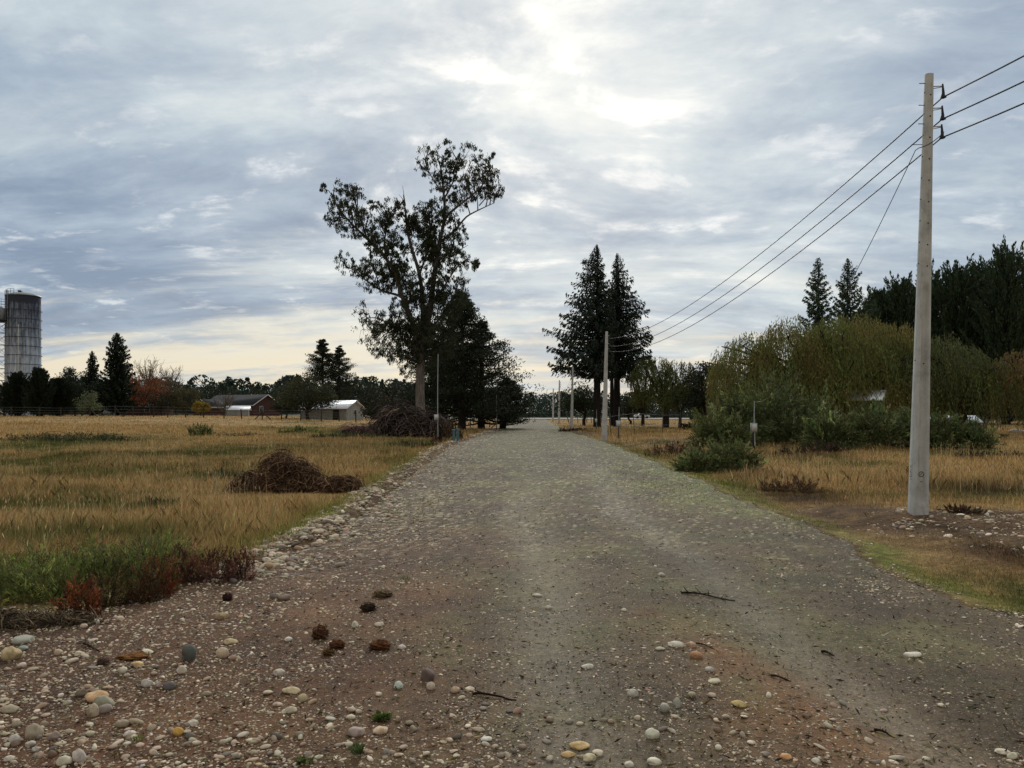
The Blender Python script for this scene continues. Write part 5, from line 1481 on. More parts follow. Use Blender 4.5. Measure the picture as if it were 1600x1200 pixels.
shrub('red_shrub', 'wide dark red shrub at the right end of the bank', 'bush', FB, G(325, 7.3), [(-.24, 0, .24, .24, .34), (.06, 0, .28, .26, .36), (.30, .1, .18, .18, .30)], np.array(lin(80, 56, 48)), 8000, .032, .2, 126, np.array(lin(118, 70, 58)), up=1.0)
brush('dead_twigs', 'dark tangle of dead twigs under the green growth at the left edge', G(36, 5.75), [(0, 0, .42, .16, .10), (.35, .05, .25, .14, .08), (-.3, 0, .3, .15, .1)], [lin(96, 84, 70), lin(130, 114, 92), lin(70, 60, 50), lin(156, 138, 110)], 900, .2, .0024, 127, cat='dead twigs')

# ------------------------------------------------------------------ poles and wires
def frustum(w0, d0, w1, d1, h, ch0=0.02, n=14, lean=(0, 0), col=None):
    """tapered post with chamfered corners"""
    V = []
    for i in range(n + 1):
        t = i / n; w = (w0 + (w1 - w0) * t) / 2; d = (d0 + (d1 - d0) * t) / 2; c = ch0
        pts = [(-w + c, -d), (w - c, -d), (w, -d + c), (w, d - c), (w - c, d), (-w + c, d), (-w, d - c), (-w, -d + c)]
        V += [(x + lean[0] * t, y + lean[1] * t, h * t) for x, y in pts]
    V = np.array(V); k = np.arange(8); k2 = (k + 1) % 8
    Fq = np.concatenate([np.stack([i * 8 + k, i * 8 + k2, i * 8 + 8 + k2, i * 8 + 8 + k], 1) for i in range(n)])
    return [(V, Fq, col), (V[-8:], np.arange(8)[None], col)]


PL = [(1434.0, 11.5, 116, 0.265, .122, 'nearest concrete pole at the right, standing in a stony mound', .17),
      (944.0, 45.0, 518, .34, .15, 'second concrete pole, beside the right end of the gravel road', .15),
      (893.0, 77.0, 573, .34, .15, 'third concrete pole, in front of the left spruce', .12),
      (873.5, 116.0, 594, .36, .16, 'fourth concrete pole with a slanting strut', .05),
      (864.0, 146.0, 607, .36, .16, 'farthest concrete pole, leftmost of the row', .05)]
poles = []
for i, (px, Y, top, w0, w1, lb, ln) in enumerate(PL):
    b = G(px, Y); b.z -= .12 if i == 0 else .2
    Hh = PZ(top, Y) - b.z
    e = empty('utility_pole', b, lb, 'pole', 'concrete utility poles', rz=0.0 if i == 0 else R(-6))
    rot = -e.rotation_euler[2]
    lx, ly = ln * math.cos(rot), ln * math.sin(rot)
    if i == 0:
        # cast column: recessed panel on the camera side below a solid, drilled upper part
        d0, d1 = .19, .09
        rec0, rec1 = 0.25, 3.53                           # recess from/to
        ch = []
        n = 36
        def sect(t):
            w = (w0 + (w1 - w0) * t) / 2 * .92; d = (d0 + (d1 - d0) * t) / 2; return w, d
        rings = sorted(set(list(np.linspace(0, Hh, n)) + [rec0, rec0 + .05, rec1, rec1 - .05]))
        V = []
        for z in rings:
            t = z / Hh; w, d = sect(t); c = .022
            inside = rec0 < z < rec1
            q = w * .56; dep = .045 if inside else 0.0
            pts = [(-w + c, -d), (-q, -d), (-q + .012, -d + dep), (q - .012, -d + dep), (q, -d), (w - c, -d), (w, -d + c), (w, d - c), (w - c, d), (-w + c, d), (-w, d - c), (-w, -d + c)]
            V += [(x + lx * t, y + ly * t, z) for x, y in pts]
        V = np.array(V); m_ = 12; k = np.arange(m_); k2 = (k + 1) % m_
        Fq = np.concatenate([np.stack([a * m_ + k, a * m_ + k2, a * m_ + m_ + k2, a * m_ + m_ + k], 1) for a in range(len(rings) - 1)])
        ch = [(V, Fq, None), (V[-m_:], np.arange(m_)[None], None)]
        build('column', ch, M_CONC, e)
        # bolt holes: dark plugs on the front, right and left faces
        hs = []
        for z in [7.02, 6.88, 6.68, 6.36, 6.04, 5.72, 5.40, 5.08, 4.76, 4.44, 4.12, 3.80, 2.35]:
            if z > Hh - .06: continue
            t = z / Hh; w, d = sect(t); zoff = .045 if rec0 < z < rec1 else 0
            P = np.array([[lx * t + .1 * w, -d + zoff - .004 + ly * t, z], [lx * t + .1 * w, -d + zoff + .02 + ly * t, z]])
            hs += tube(P, .011, 10, None)
            P = np.array([[lx * t - w - .004, ly * t, z + .05], [lx * t - w + .02, ly * t, z + .05]]); hs += tube(P, .010, 8, None)
        build('bolt_hole', hs, M_HOLE, e)
        t = .70 / Hh; w, d = sect(t); yf = -d + .045 - .003 + ly * t; xc = lx * t + .01
        mk_ = tube([[xc + .036 * math.cos(a), yf, .70 + .036 * math.sin(a)] for a in np.linspace(.6, 2 * PI + .2, 22)], .0045, 5, None)
        mk_ += tube([[xc - .016, yf, .69], [xc + .012, yf, .715]], .004, 5, None) + tube([[xc - .02, yf, .585], [xc + .01, yf, .59], [xc + .018, yf, .575]], .004, 5, None)
        build('cast_lettering', mk_, M_HOLE, e)
        mk_ = []
        for q in range(7):
            z = .62 + .035 * q; t = z / Hh; w, d = sect(t); xf = lx * t - w - .002
            mk_ += tube([[xf, -.03 + ly * t, z], [xf, .03 + ly * t, z + .006 * (q % 3)]], .003, 5, None)
            if q % 2: mk_ += tube([[xf, .03 + ly * t, z], [xf, .025 + ly * t, z + .02]], .003, 5, None)
        build('cast_lettering', mk_, M_DARKM, e)
    else:
        build('column', frustum(w0, .26, w1, .15, Hh, .02, 10, (lx, ly)), M_CONC, e)
        if i == 3:
            build('strut', tube([[1.6, -.6, .1], [.15, 0, Hh * .72]], .07, 8, None), M_OLDWOOD, e)
    poles.append((e, b, Hh, ln))
bpy.context.view_layer.update()

# wire heights per pole (three levels), seen right of each pole
lev = [[153, 187, 216], [529, 541, 549], [578, 583, 588], [598, 602, 605], [610, 613, 616]]
WP = []
for i, (px, Y, *_r) in enumerate(PL):
    pts = []
    for k in range(3):
        z = PZ(lev[i][k], Y)
        tl = (z - poles[i][1].z) / poles[i][2]
        x = PX(px, Y) + PL[i][6] * tl
        off = .20 if i == 0 else .17
        pts.append(np.array([x + off, Y - .02, z]))
    WP.append(pts)
for i in range(len(PL)):
    e = poles[i][0]; inv = e.matrix_world.inverted()
    for k in range(3):
        w = WP[i][k]
        def lc(v): q = inv @ Vector(v); return [q.x, q.y, q.z]
        xin = w[0] - .20
        br_ = tube([lc((xin, w[1], w[2] + .16)), lc((w[0] + .01, w[1], w[2] + .17))], .008, 6, None)
        br_ += tube([lc((xin, w[1], w[2] + .12)), lc((w[0] + .01, w[1], w[2] + .16))], .006, 6, None)
        build('bracket', br_, M_STEEL, e)
        ins = tube([lc((w[0], w[1], w[2] + .20)), lc((w[0] + .005, w[1], w[2] + .13)), lc((w[0] + .01, w[1], w[2] + .06)), lc((w[0], w[1], w[2] - .01))], [.012, .016, .022, .034], 10, None)
        ins += tube([lc((w[0] - .02, w[1], w[2])), lc((w[0] + .05, w[1], w[2] + .01))], .018, 8, None)
        build('insulator', ins, M_DARKM, e)
    if i == 0:
        for k in range(3):
            w = WP[i][k]
            build('bolt', tube([lc((w[0] - .36, w[1] - .02, w[2] + .20)), lc((w[0] - .27, w[1] - .02, w[2] + .20))], .006, 6, None), M_DARKM, e)
        w = WP[0][2]
        build('bolt', tube([lc((w[0] - .46, w[1] - .02, w[2] - .11)), lc((w[0] - .30, w[1] - .02, w[2] - .11))], .005, 6, None), M_DARKM, e)


def sagline(a, b, sag, n=26):
    t = np.linspace(0, 1, n)[:, None]
    P = np.array(a) * (1 - t) + np.array(b) * t
    P[:, 2] -= (4 * sag * t * (1 - t))[:, 0]
    return P


names3 = ['uppermost of the three black power cables strung along the poles', 'middle one of the three black power cables strung along the poles', 'lowest of the three black power cables strung along the poles']
for k in range(3):
    a0 = WP[0][k] + np.array([.35, -33.5, .05])
    P = [sagline(a0, WP[0][k], 1.08)]
    for i in range(len(PL) - 1):
        P.append(sagline(WP[i][k], WP[i + 1][k], [.86, 1.5, 1.2, .8][i] + .04 * k)[1:])
    P = np.concatenate(P)
    o = build('power_cable', tube(P, .0105, 6, None), M_WIRE, smooth=True)
    tag(o, names3[k], 'cable', 'cables on the concrete poles')
# service drop from the near pole to the meter post
MP = G(1178, 32.6)
dtop = np.array([MP.x, MP.y, PZ(628, 32.6)])
st = WP[0][2] + np.array([-.28, .02, -.02])
o = build('service_cable', tube(np.concatenate([sagline(WP[0][2] + np.array([-.02, -.1, .05]), st + np.array([-.1, -.1, -.16]), .04, 6), sagline(st + np.array([-.1, 0, -.16]), dtop, 1.0, 40)]), .006, 6, None), M_WIRE, smooth=True)
tag(o, 'thin black cable dropping from the near pole to the meter post', 'cable')
for k in range(2):
    o = build('service_cable', tube(sagline(WP[1][k] + np.array([-.2, 0, -.3]), np.array([PX(683, 43), 43, PZ(560, 43)]) + np.array([0, 0, -.1 * k]), .9, 20)[:1], .006, 6, None), M_WIRE) if False else None


# meter posts
def meter_post(px, Y, top, boxy, lb, boxside=-.06, low=1.0, rp=.028, white=False, box=(.24, .34)):
    b = G(px, Y); h = PZ(top, Y) - b.z; bz = PZ(boxy, Y) - b.z
    e = empty('meter_post', b, lb, 'post', 'electricity meter posts')
    build('lower_post', bxs(-.05, .05, -.05, .05, -.2, min(bz + .2, h), None), M_DKWOOD, e)
    build('conduit', tube([[.02, -.07, bz * .2], [.0, -.065, bz], [0.0, -.03, (bz + h) / 2], [0.02, 0, h]], [rp, rp, rp * .85, rp * .7], 8, None), M_STEEL, e)
    bb = build('meter_box', bxs(boxside - box[0] / 2, boxside + box[0] / 2, -.26, -.09, bz - box[1] / 2, bz + box[1] / 2), M_BOX, e)
    build('box_door', bxs(boxside - box[0] * .4, boxside + box[0] * .4, -.272, -.262, bz - box[1] * .38, bz + box[1] * .38), M_WHITE, bb)
    return e


meter_post(684, 43.0, 553, 652, 'tall thin meter post with grey box before the dome of branches')
meter_post(776, 71.0, 604, 656, 'thin meter post with small box left of the road end', box=(.2, .3))
meter_post(1178, 32.6, 627, 668, 'short meter post with pale box in front of the green bushes', box=(.24, .38))
meter_post(967, 48.0, 636, 662, 'short meter post with white box right of the second pole', box=(.26, .40))
meter_post(932, 71.0, 640, 657, 'little meter post with white box between second and third poles', box=(.2, .36))
for px, Y, h, lb in ((709, 40.5, .55, 'left one of the two blue green pipe stubs by the road'), (715, 41.5, .60, 'right one of the two blue green pipe stubs by the road')):
    e = empty('pipe_stub', G(px, Y), lb, 'pipe', 'blue green pipe stubs')
    build('pipe', tube([[0, 0, -.1], [0.01, 0, h]], .07, 12, None), M_BLUE, e)
    build('cap', tube([[0.01, 0, h], [0.01, 0, h + .07]], .085, 12, None), M_BLUE, e)


# ------------------------------------------------------------------ fences
def fence(name, label, pts, hpost, wires, mpost, struts=(), r0=.06, seed=1):
    r = np.random.default_rng(seed)
    e = empty(name, (0, 0, 0), label, 'fence')
    tops = []
    for (x, y) in pts:
        z = float(gz(x, y)); h = hpost * (.88 + .24 * r.random()); t = r.normal(0, .04, 2) * h
        build('post', tube([[x, y, z - .2], [x + t[0] * .5, y + t[1] * .5, z + h * .5], [x + t[0], y + t[1], z + h]], [r0, r0 * .95, r0 * .85], 7, None), mpost, e)
        tops.append((x, y, z, h))
    for (i, sx, sy) in struts:
        x, y, z, h = tops[i]
        build('strut', tube([[x + sx, y + sy, z - .05], [x, y, z + h * .8]], r0 * .8, 6, None), mpost, e)
    for f in wires:
        build('wire', tube([[x, y, z + h * f] for x, y, z, h in tops], .006, 4, None), M_STEEL, e)
    return e


fp = [(PX(px, 112), 112) for px in (-20, 18, 62, 95, 141, 180, 208, 240, 262, 290, 318, 350, 378, 410, 440, 470, 502, 530, 556)]
fence('wire_fence', 'long wire fence with dark wooden posts crossing the far left field', fp, 1.55, (.4, .65, .9), M_DKWOOD, [(1, -1.4, 0), (4, 1.3, -.4), (4, -1.3, -.4), (6, -1.6, 0), (5, 1.2, 0), (13, 1.3, 0), (13, -1.2, 0)], .09, 3)
fp = [(PX(px, 150), 150) for px in (224, 229, 235, 241, 248, 254, 259)]
fence('paling_fence', 'row of pale stakes beside the brick red house', fp, 1.7, (.5,), M_OLDWOOD, (), .08, 4)
fp = [(PX(px, 66), 66 + .05 * (px - 1520)) for px in (1521, 1529, 1544, 1554, 1563, 1569, 1587, 1594, 1608, 1622)]
fence('stake_fence', 'pale stake fence in the shade of the willows near the right edge', fp, 1.15, (.35, .8), M_OLDWOOD, (), .045, 5)
fp = [(PX(px, 118), 118) for px in (893, 903, 910, 917, 924, 940, 952)]
fence('field_fence', 'low post fence between the far poles and the spruces', fp, 1.2, (.5, .85), M_OLDWOOD, (), .06, 6)
fp = [(PX(690, 88), 88), (PX(735, 86), 86), (PX(765, 84), 84), (PX(789, 80), 80)]
fence('gate_fence', 'fence with slanting braces left of the road end', fp, 1.5, (.4, .7), M_DKWOOD, [(1, 1.6, 0), (2, -1.3, 0), (3, -1.5, 0)], .06, 7)
fp = [(PX(955, 52), 52), (PX(992, 54), 54), (PX(1035, 58), 58), (PX(1062, 62), 62)]
fence('field_fence', 'thin wire fence right of the second pole', fp, 1.7, (.4, .85), M_OLDWOOD, (), .03, 8)


# ------------------------------------------------------------------ silo and tower
Ys = 150.0
sx_, sz_ = PX(36.5, Ys), float(gz(PX(36.5, Ys), Ys))
Hs = PZ(463, Ys) - sz_
e = empty('silo', (sx_, Ys, sz_), 'tall cylindrical concrete silo with black stains and rusted bands', 'silo')
rs = 3.0
th = np.linspace(0, 2 * PI, 65)[:-1]


def lathe(prof, n=64, col=None):
    th = np.arange(n) / n * 2 * PI; m_ = len(prof)
    V = np.array([(r_ * math.cos(a), r_ * math.sin(a), z) for r_, z in prof for a in th])
    j = np.arange(m_ - 1)[:, None] * n; k = np.arange(n)[None]; k2 = (k + 1) % n
    return [(V, np.stack([j + k, j + k2, j + n + k2, j + n + k], -1).reshape(-1, 4), col)]


build('wall', lathe([(rs * 1.05, -.2), (rs * 1.0, Hs * .5), (rs * .985, Hs)]), M_SILO, e, smooth=True)
for i in range(12):
    z = Hs * (.05 + .075 * i); build('band', lathe([(rs * 1.055, z), (rs * 1.06, z + .05), (rs * 1.055, z + .1)], 48), M_DARKM, e)
build('roof', lathe([(rs * 1.04, Hs - .05), (rs * 1.03, Hs + .08), (rs * .6, Hs + .55), (.4, Hs + .75), (.02, Hs + .8)]), M_TINGREY, e, smooth=True)
build('roof_hatch', bxs(-.9, -.35, -.3, .3, Hs + .5, Hs + 1.15), M_DARKM, e)
rl = []
for a in np.linspace(R(180), R(270), 7):
    x, y = math.cos(a) * rs * .95, math.sin(a) * rs * .95; rl += tube([[x, y, Hs], [x, y, Hs + 1.1]], .035, 4, None)
for zz in (.6, 1.1):
    rl += tube([[math.cos(a) * rs * .95, math.sin(a) * rs * .95, Hs + zz] for a in np.linspace(R(180), R(270), 7)], .035, 4, None)
build('railing', rl, M_DARKM, e)
lx0 = -1.6; ly0 = -2.75
ld = tube([[lx0 - .25, ly0, 0], [lx0 - .25, ly0 + .1, Hs + .8]], .05, 4, None) + tube([[lx0 + .25, ly0, 0], [lx0 + .25, ly0 + .1, Hs + .8]], .05, 4, None)
for i in range(50): ld += tube([[lx0 - .25, ly0, i * .45], [lx0 + .25, ly0, i * .45]], .03, 4, None)
build('ladder', ld, M_STEEL, e)
build('pipe', tube([[.9, -2.95, .2], [.9, -2.9, Hs * .75]], .12, 8, None), M_WHITE, e)

tx = PX(-12, 147); tz = float(gz(tx, 147))
e = empty('water_tower', (tx, 147, tz), 'lattice steel water tower cut by the left edge beside the silo', 'tower')
Ht_ = PZ(500, 147) - tz; tw = 2.2
build('tank', lathe([(.05, Ht_), (tw * 1.05, Ht_ + .05), (tw * 1.05, Ht_ + 2.2), (tw * .6, Ht_ + 2.7), (.05, Ht_ + 2.8)], 40), M_TINGREY, e, smooth=True)
build('platform', lathe([(.05, Ht_ - .25), (tw * 1.2, Ht_ - .25), (tw * 1.2, Ht_ - .05), (.05, Ht_ - .05)], 30), M_DARKM, e)
rl = []
for a in np.linspace(0, 2 * PI, 17): rl += tube([[math.cos(a) * tw * 1.15, math.sin(a) * tw * 1.15, Ht_ - .05], [math.cos(a) * tw * 1.15, math.sin(a) * tw * 1.15, Ht_ + 3.9]], .04, 4, None)
for zz in (2.9, 3.4, 3.9): rl += tube([[math.cos(a) * tw * 1.15, math.sin(a) * tw * 1.15, Ht_ + zz] for a in np.linspace(0, 2 * PI, 25)], .035, 4, None)
build('railing', rl, M_STEEL, e)
for sx in (-1, 1):
    for sy in (-1, 1):
        build('leg', tube([[sx * 1.9, sy * 1.9, -.2], [sx * 1.75, sy * 1.75, Ht_ - .2]], .10, 6, None), M_WHITE, e)
br_ = []
nlev = 8
for i in range(nlev):
    z0, z1 = Ht_ * i / nlev, Ht_ * (i + 1) / nlev
    for (a, b) in (((-1, -1), (1, -1)), ((1, -1), (1, 1)), ((1, 1), (-1, 1)), ((-1, 1), (-1, -1))):
        s_ = 1.83
        br_ += tube([[a[0] * s_, a[1] * s_, z0], [b[0] * s_, b[1] * s_, z1 - .2]], .045, 4, None)
        br_ += tube([[b[0] * s_, b[1] * s_, z0], [a[0] * s_, a[1] * s_, z1 - .2]], .045, 4, None)
        br_ += tube([[a[0] * s_, a[1] * s_, z1 - .1], [b[0] * s_, b[1] * s_, z1 - .1]], .06, 4, None)
build('bracing', br_, M_WHITE, e)
build('riser_pipe', tube([[0, 0, 0], [0, 0, Ht_]], .18, 8, None), M_WHITE, e)


# ------------------------------------------------------------------ houses and sheds
def house(name, label, cat, loc, rz, L, Dp, hw, hr, mwall, mroof, trim=None, over=.35, wins=(), doors=(), th_=.10):
    """gabled building, ridge along local x; wins on (side, along, z, w, h), side in 'f','r','l'"""
    e = empty(name, loc, label, cat, None, rz)
    V = np.array([(-L / 2, -Dp / 2, -.3), (L / 2, -Dp / 2, -.3), (L / 2, Dp / 2, -.3), (-L / 2, Dp / 2, -.3), (-L / 2, -Dp / 2, hw), (L / 2, -Dp / 2, hw), (L / 2, Dp / 2, hw), (-L / 2, Dp / 2, hw),
                  (-L / 2, 0, hr - .06), (L / 2, 0, hr - .06)])
    wl = build('wall', [(V, np.array([(0, 1, 5, 4), (2, 3, 7, 6)]), None), (V, np.array([(1, 2, 6, 9, 5), (3, 0, 4, 8, 7)]), None)], mwall, e)
    k = (hr - hw) / (Dp / 2); X = L / 2 + over; yo = Dp / 2 + over; zo = hr - k * yo
    ch = []
    for s in (-1, 1):
        A_ = np.array([(-X, 0, hr), (X, 0, hr), (X, s * yo, zo), (-X, s * yo, zo), (-X, 0, hr + th_), (X, 0, hr + th_), (X, s * yo, zo + th_), (-X, s * yo, zo + th_)])
        ch.append((A_, np.array([(0, 1, 2, 3), (4, 7, 6, 5), (0, 4, 5, 1), (3, 2, 6, 7), (0, 3, 7, 4), (1, 5, 6, 2)]), None))
    build('roof', ch, mroof, e)
    if trim is not None:
        tc_ = []
        for x in (-X - .03, X + .03):
            for s in (-1, 1): tc_ += tube([[x, 0, hr], [x, s * yo, zo]], .09, 4, None)
        build('gable_trim', tc_, trim, e)
        build('gutter', tube([[-X, -yo - .03, zo], [X, -yo - .03, zo]], .07, 6, None), trim, e)
    for (sd, al, z, w, h) in wins:
        if sd == 'f': fr = bxs(al - w / 2, al + w / 2, -Dp / 2 - .05, -Dp / 2 + .02, z, z + h); gl = bxs(al - w / 2 + .08, al + w / 2 - .08, -Dp / 2 - .06, -Dp / 2 - .052, z + .08, z + h - .08)
        else:
            s = 1 if sd == 'r' else -1; x0 = s * L / 2
            fr = bxs(min(x0, x0 + s * .05), max(x0, x0 + s * .05), al - w / 2, al + w / 2, z, z + h); gl = bxs(min(x0 + s * .052, x0 + s * .06), max(x0 + s * .052, x0 + s * .06), al - w / 2 + .08, al + w / 2 - .08, z + .08, z + h - .08)
        f = build('window', fr, M_WHITE, e); build('pane', gl, M_GLASS, f)
    for (al, w, h) in doors:
        build('door', bxs(al - w / 2, al + w / 2, -Dp / 2 - .04, -Dp / 2 + .01, 0, h), M_DKWOOD, e)
    return e


def HG(px, Y, py): return (PX(px, Y), Y, PZ(py, Y))


house('farmhouse', 'long red farmhouse with dark roof and white gable trim behind the fence', 'house', HG(378, 165, 651), R(-28), 14.5, 7.5, 2.5, 4.6, M_REDWALL, M_ROOFDK, M_WHITE, wins=[('r', -1.5, .9, 1.0, 1.3), ('f', -2, .9, 1.4, 1.1), ('f', 3.2, .9, 1.4, 1.1)], doors=[(1.0, 1.0, 2.1)])
house('farmhouse', 'small gabled annexe at the left end of the red farmhouse', 'house', HG(338, 160, 651), R(60), 7.0, 5.0, 2.1, 3.5, M_REDWALL, M_ROOFDK, M_WHITE, wins=[('l', 0, .9, 1.0, 1.0)])
house('tin_shed', 'low shed with bright tin roof before the farmhouse', 'shed', HG(372, 150, 651), R(14), 4.0, 2.6, 1.4, 2.0, M_TINGREY, M_TIN, None)
house('white_shed', 'pale boarded shed with bright white tin roof', 'shed', HG(520, 132, 656), R(-22), 9.0, 5.0, 2.0, 3.25, M_PALEWALL, M_TIN, None, wins=[('r', 0, .9, .9, .9)], doors=[(2.4, 1.2, 1.7)])
house('white_shed', 'small pale lean-to shed left of the white roofed shed, under the round tree', 'shed', HG(484, 136, 655), R(6), 2.6, 3.0, 1.7, 2.9, M_PALEWALL, M_TIN, None)
house('brick_house', 'low brick red house behind the orange autumn tree', 'house', HG(226, 158, 650), R(3), 9.4, 5.5, 2.0, 2.7, M_REDWALL, M_TINGREY, M_OLDWOOD, wins=[('f', -2.6, .8, 1.1, 1.0), ('f', 1.6, .8, 1.1, 1.0)])
e = empty('porch', HG(188, 152, 650), 'wooden porch frame with one white post beside the grey tin fence', 'porch')
build('post', bxs(-.12, .12, -.1, .1, -.2, 2.3), M_WHITE, e); build('post', bxs(-1.0, -.85, -.1, .1, -.2, 2.25), M_OLDWOOD, e)
build('beam', bxs(-1.3, .35, -.12, .12, 2.3, 2.45), M_WHITE, e)
e = empty('tin_fence', HG(167, 150, 650), 'grey corrugated tin fence with white stakes left of the porch', 'fence')
build('panel', bxs(-1.75, 1.55, -.03, .03, 0, 1.75), M_TINGREY, e)
for x in (-1.7, -.6, .5, 1.5): build('stake', bxs(x - .05, x + .05, -.09, -.035, -.2, 1.95), M_WHITE, e)
# right side roofs
e = house('canopy_shed', 'open shed with white sheet roof peeking over the bushes near the right edge', 'shed', HG(1486, 64, 678), R(-8), 3.4, 2.4, 1.0, 1.45, M_DKWOOD, M_TIN, None, over=.2)
build('corner_post', bxs(1.75, 1.83, -1.35, -1.27, -.2, .95), M_WHITE, e)
e = house('garden_shed', 'little shed whose pale sloping roof shows through the big willow', 'shed', HG(1356, 57.0, 677), R(-38), 2.2, 1.6, 2.5, 3.1, M_DKWOOD, M_TIN, None, over=.15)

# white wrapped bundle lying by the stake fence
e = empty('sack', G(1588, 59), 'white plastic wrapped bundle lying in the grass by the stake fence', 'sack')
for nm, ox, sx, sz in (('bundle', 0, .50, .20), ('loose_end', .62, .32, .13)):
    bV, bF = ICO[3]; V = bV * (1 + .10 * np.sin(bV[:, :1] * 6 + 1) * np.cos(bV[:, 1:2] * 5) + .05 * np.sin(bV[:, 2:] * 11)) * np.array([sx, .26, sz]) + np.array([ox, .02 * ox, sz * .75])
    build(nm, [(V, bF, None)], M_WHITE, e, smooth=True)

# small white car on the far road
cx = PX(1003, 205); e = empty('car', (cx, 205, float(ground_h(cx, 205)) + .10), 'small white car driving on the far crossing road', 'car')
prof = [(-2.0, .35), (-2.05, .75), (-1.9, .95), (-1.1, 1.0), (-.6, 1.42), (.7, 1.45), (1.3, 1.0), (1.95, .88), (2.05, .5), (1.95, .3)]
for nm, pr, w, m_ in (('body', prof, .82, M_WHITE), ('windows', [(-1.0, 1.02), (-.58, 1.36), (.66, 1.39), (1.15, 1.02)], .826, M_GLASS)):
    k = len(pr); V = np.array([(x, s * w, z) for s in (-1, 1) for x, z in pr]); i = np.arange(k); j = (i + 1) % k
    build(nm, [(V, np.stack([i, j, j + k, i + k], 1), None), (V, i[None], None), (V, (i + k)[None], None)], m_, e)
for x in (-1.25, 1.25):
    for s in (-1, 1): build('wheel', tube([[x, s * .70, .31], [x, s * .86, .31]], .31, 14, None), M_TYRE, e)

# ------------------------------------------------------------------ trees of the background, left
DK = (0.022, 0.032, 0.018)
GL = 'trees around the silo'
for px, Y, top, w, sd_, lb in ((28, 122, 582, 5.0, 131, 'dark bushy pine at the foot of the silo, leftmost'), (62, 120, 574, 4.6, 132, 'dark spiky pine in front of the silo base'), (92, 124, 592, 5.2, 133, 'dark green low pine right of the silo base')):
    p = G(px, Y); macrocarpa('pine_bush', lb, GL, p, PZ(top, Y) - p.z, w, DK, seed=sd_, nb=150, leaf=.42, bare=.2, dens=26)
for px, Y, top, w, sd_, lb in ((8, 126, 600, 5, 134, 'low dark bush at the left edge under the tower'), (118, 128, 600, 5, 135, 'dark bush left of the slim cypress'), (112, 150, 568, 5.5, 136, 'dark round tree behind the pines, left of the slim cypress'),
                               (160, 140, 600, 5, 137, 'dark low tree between the two pointed cypresses'), (206, 150, 590, 5, 1371, 'dark tree just right of the large pointed cypress')):
    p = G(px, Y); broadleaf('dark_tree', lb, 'tree', GL, p, PZ(top, Y) - p.z, w, .4, DK, 3000, .34, .2, seed=sd_)
conifer('cypress_tree', 'slim pointed cypress, the smaller of the two', GL, G(144, 142), PZ(548, 142) - 1, lambda t: 2.5 * (1 - t) ** .75 + .1, .4, DK, nb=170, leaf=.40, seed=138, dens=60, droop=.2, up=.08, hang=.5)
conifer('cypress_tree', 'large pointed cypress with ragged sides, the taller of the two', GL, G(183, 138), PZ(520, 138) - 1, lambda t: 3.7 * (1 - t) ** .62 * (.75 + .25 * min(1, 3 * t)) + .1, .6, DK, nb=230, leaf=.42, seed=139, dens=62, droop=.15, up=.1, hang=.6)
broadleaf('autumn_tree', 'rusty orange leaved tree before the brick red house', 'tree', None, G(222, 146), 7.8, 8.4, .8, lin(126, 80, 52), 5000, .32, .2, seed=140, col2=lin(104, 66, 46), airy=.1)
broadleaf('grey_green_tree', 'pale grey green open bush before the grey tin fence', 'tree', None, G(141, 118), 3.6, 3.8, .4, lin(96, 102, 76), 1900, .24, .1, seed=141, airy=.2)
bare_tree('bare_tree', 'pale leafless tree above the orange tree, larger of the two', 'leafless trees', G(232, 168), 12.0, 6.5, lin(146, 128, 112), 142)
bare_tree('bare_tree', 'pale leafless tree right of the larger leafless one', 'leafless trees', G(266, 172), 10.0, 6.5, lin(140, 124, 108), 143)
GM = 'mixed trees between the orange tree and the farmhouse'
for px, Y, top, w, c_, sd_, lb in ((252, 150, 604, 5.0, (.045, .045, .026), 144, 'brownish green tree right of the orange tree'), (292, 152, 608, 5.2, (.085, .075, .030), 145, 'olive yellow tree left of the yellow bush'), (276, 160, 598, 6, (.032, .038, .022), 146, 'dull dark tree behind the olive yellow one'),
                                   (314, 138, 628, 2.7, lin(140, 120, 44), 147, 'small yellow bush beside the farmhouse annexe')):
    p = G(px, Y); broadleaf('field_tree', lb, 'tree', GM, p, PZ(top, Y) - p.z, w, .4, c_, 2600, .3, .15, seed=sd_)
bare_tree('bare_tree', 'low grey leafless tree in front of the farmhouse', 'leafless trees', G(352, 140), 3.6, 4.6, lin(120, 110, 100), 148, nb=34, trunk_r=.14)
broadleaf('round_tree', 'broad round olive tree in front of the white shed, left of the twin topped pine', 'tree', None, G(482, 124), 6.8, 9.0, 1.0, (.055, .055, .026), 7600, .28, .3, seed=149, col2=(.040, .048, .024), nl=40)
broadleaf('round_tree', 'smaller round tree joined to the left side of the broad olive tree', 'tree', None, G(448, 128), 4.4, 5.2, .5, (.045, .048, .026), 3200, .28, .18, seed=150)
pine('pine_tree', 'left and taller top of the twin topped pine above the white shed', 'twin topped pine', G(504, 150), 15.2, 7.2, 6.5, 151, nb=56, leaf=.34, dens=260)
pine('pine_tree', 'right top of the twin topped pine with long side boughs', 'twin topped pine', G(530, 150), 14.0, 8.0, 3.0, 152, nb=56, leaf=.34, dens=240)
broadleaf('dark_tree', 'dark tree behind the white shed, right of the twin topped pine', 'tree', None, G(566, 160), 7.4, 8, .6, DK, 3400, .36, .2, seed=153)
broadleaf('dark_tree', 'dark bush showing behind the brush left of the eucalyptus trunk', 'tree', None, G(604, 84), 4.4, 6.0, .3, (.035, .036, .022), 4200, .24, .15, seed=154)
broadleaf('dark_tree', 'bushy olive tree left of the eucalyptus trunk', 'tree', None, G(628, 78), 3.6, 4.2, .3, (.048, .045, .026), 3200, .22, .15, seed=155)


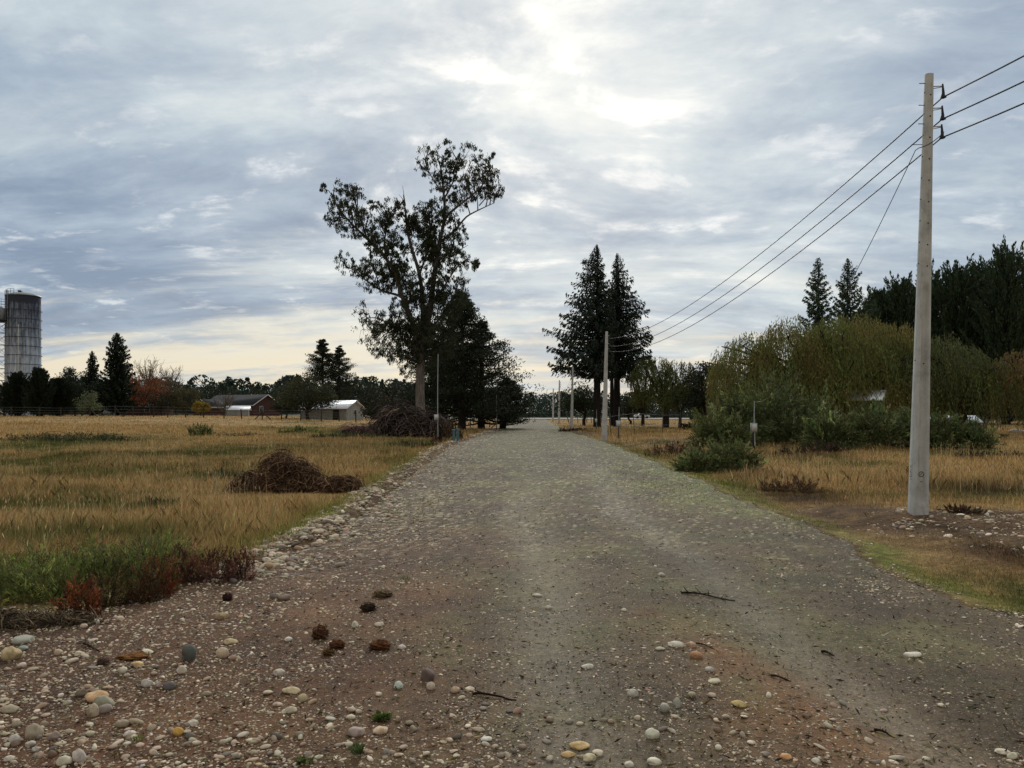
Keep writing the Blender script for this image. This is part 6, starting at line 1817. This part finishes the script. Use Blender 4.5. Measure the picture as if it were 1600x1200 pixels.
# far woods: one mass on each side
def wood_mass(name, label, spans, seed):
    r = np.random.default_rng(seed); C = []; K = []; S_ = []
    for (px0, px1, Y0, Y1, top0, top1, nt, col, cone) in spans:
        for i in range(nt):
            q = r.random(); px = px0 + (px1 - px0) * q; Y = Y0 + (Y1 - Y0) * r.random()
            x = PX(px, Y); h = (PZ(top0 + (top1 - top0) * q, Y) - 0.8) * (.68 + .38 * r.random()); w = h * (.30 + .2 * r.random())
            n = int(340 * h / 8)
            t = r.random(n) ** 1.2; a = r.random(n) * 2 * PI
            rr = w * (np.sqrt(np.clip(1 - (2 * t - .8) ** 2 * .7, 0, 1)) if r.random() > cone else (1 - t) * 1.1 + .06) * (0.5 + .5 * r.random(n) ** .4) * (.75 + .5 * vn(a * 1.6, t * 7, i))
            z0 = float(ground_h(x, Y))
            C.append(np.stack([x + np.cos(a) * rr, Y + np.sin(a) * rr, z0 + t * h], 1)); K.append(vary(vary(np.array(col), 1, .2, r)[0], n, .25, r)); S_.append(np.full(n, h * .085))
    C = np.concatenate(C); K = np.concatenate(K); S_ = np.concatenate(S_)
    ax = unit(len(C), r) + np.array([0, 0, .5]); ax /= np.linalg.norm(ax, axis=1)[:, None]
    o = build(name, [leaves(C, S_ * (.6 + .8 * r.random(len(C))), S_ * .5, ax, K, r)], M_LEAF)
    return tag(o, label, 'wood', kind='stuff')


FW = (.030, .046, .034); FW2 = (.036, .044, .026)
wood_mass('far_wood', 'dark line of far woodland behind the farm buildings on the left', [(60, 680, 230, 280, 588, 592, 170, FW, .35), (-60, 300, 190, 230, 596, 604, 70, FW2, .3), (280, 480, 200, 225, 606, 602, 36, FW2, .2)], 161)
wood_mass('far_wood', 'blue green line of far woodland at the end of the road and right', [(760, 1180, 270, 330, 612, 606, 130, (.036, .056, .042), .3), (900, 1180, 240, 262, 622, 618, 60, FW2, .2), (1080, 1700, 150, 200, 590, 570, 90, DK, .2)], 163)
# low hedge beyond the crossing road
wood_mass('far_hedge', 'low green hedge beyond the crossing road', [(700, 1110, 232, 240, 645, 645, 150, (.085, .105, .045), 0)], 167)
# undergrowth below the right hand trees
shrub('undergrowth_bush', 'low dark undergrowth beneath the dark tree and the big willow', 'bush', 'undergrowth beneath the right trees', G(1130, 70), [(-1.5, 0, 2.6, 1.2, 1.4), (2, 0, 3, 1.4, 1.6)], (.035, .045, .026), 5000, .28, .3, 171)
shrub('undergrowth_bush', 'heap of dark dug earth and grass beside the third pole', 'bush', 'undergrowth beneath the right trees', G(888, 66), [(0, 0, 1.2, 1.2, .34), (1.4, 2, 1.4, 1.4, .3)], np.array(lin(84, 66, 50)), 3200, .14, .25, 172, (.07, .075, .035))
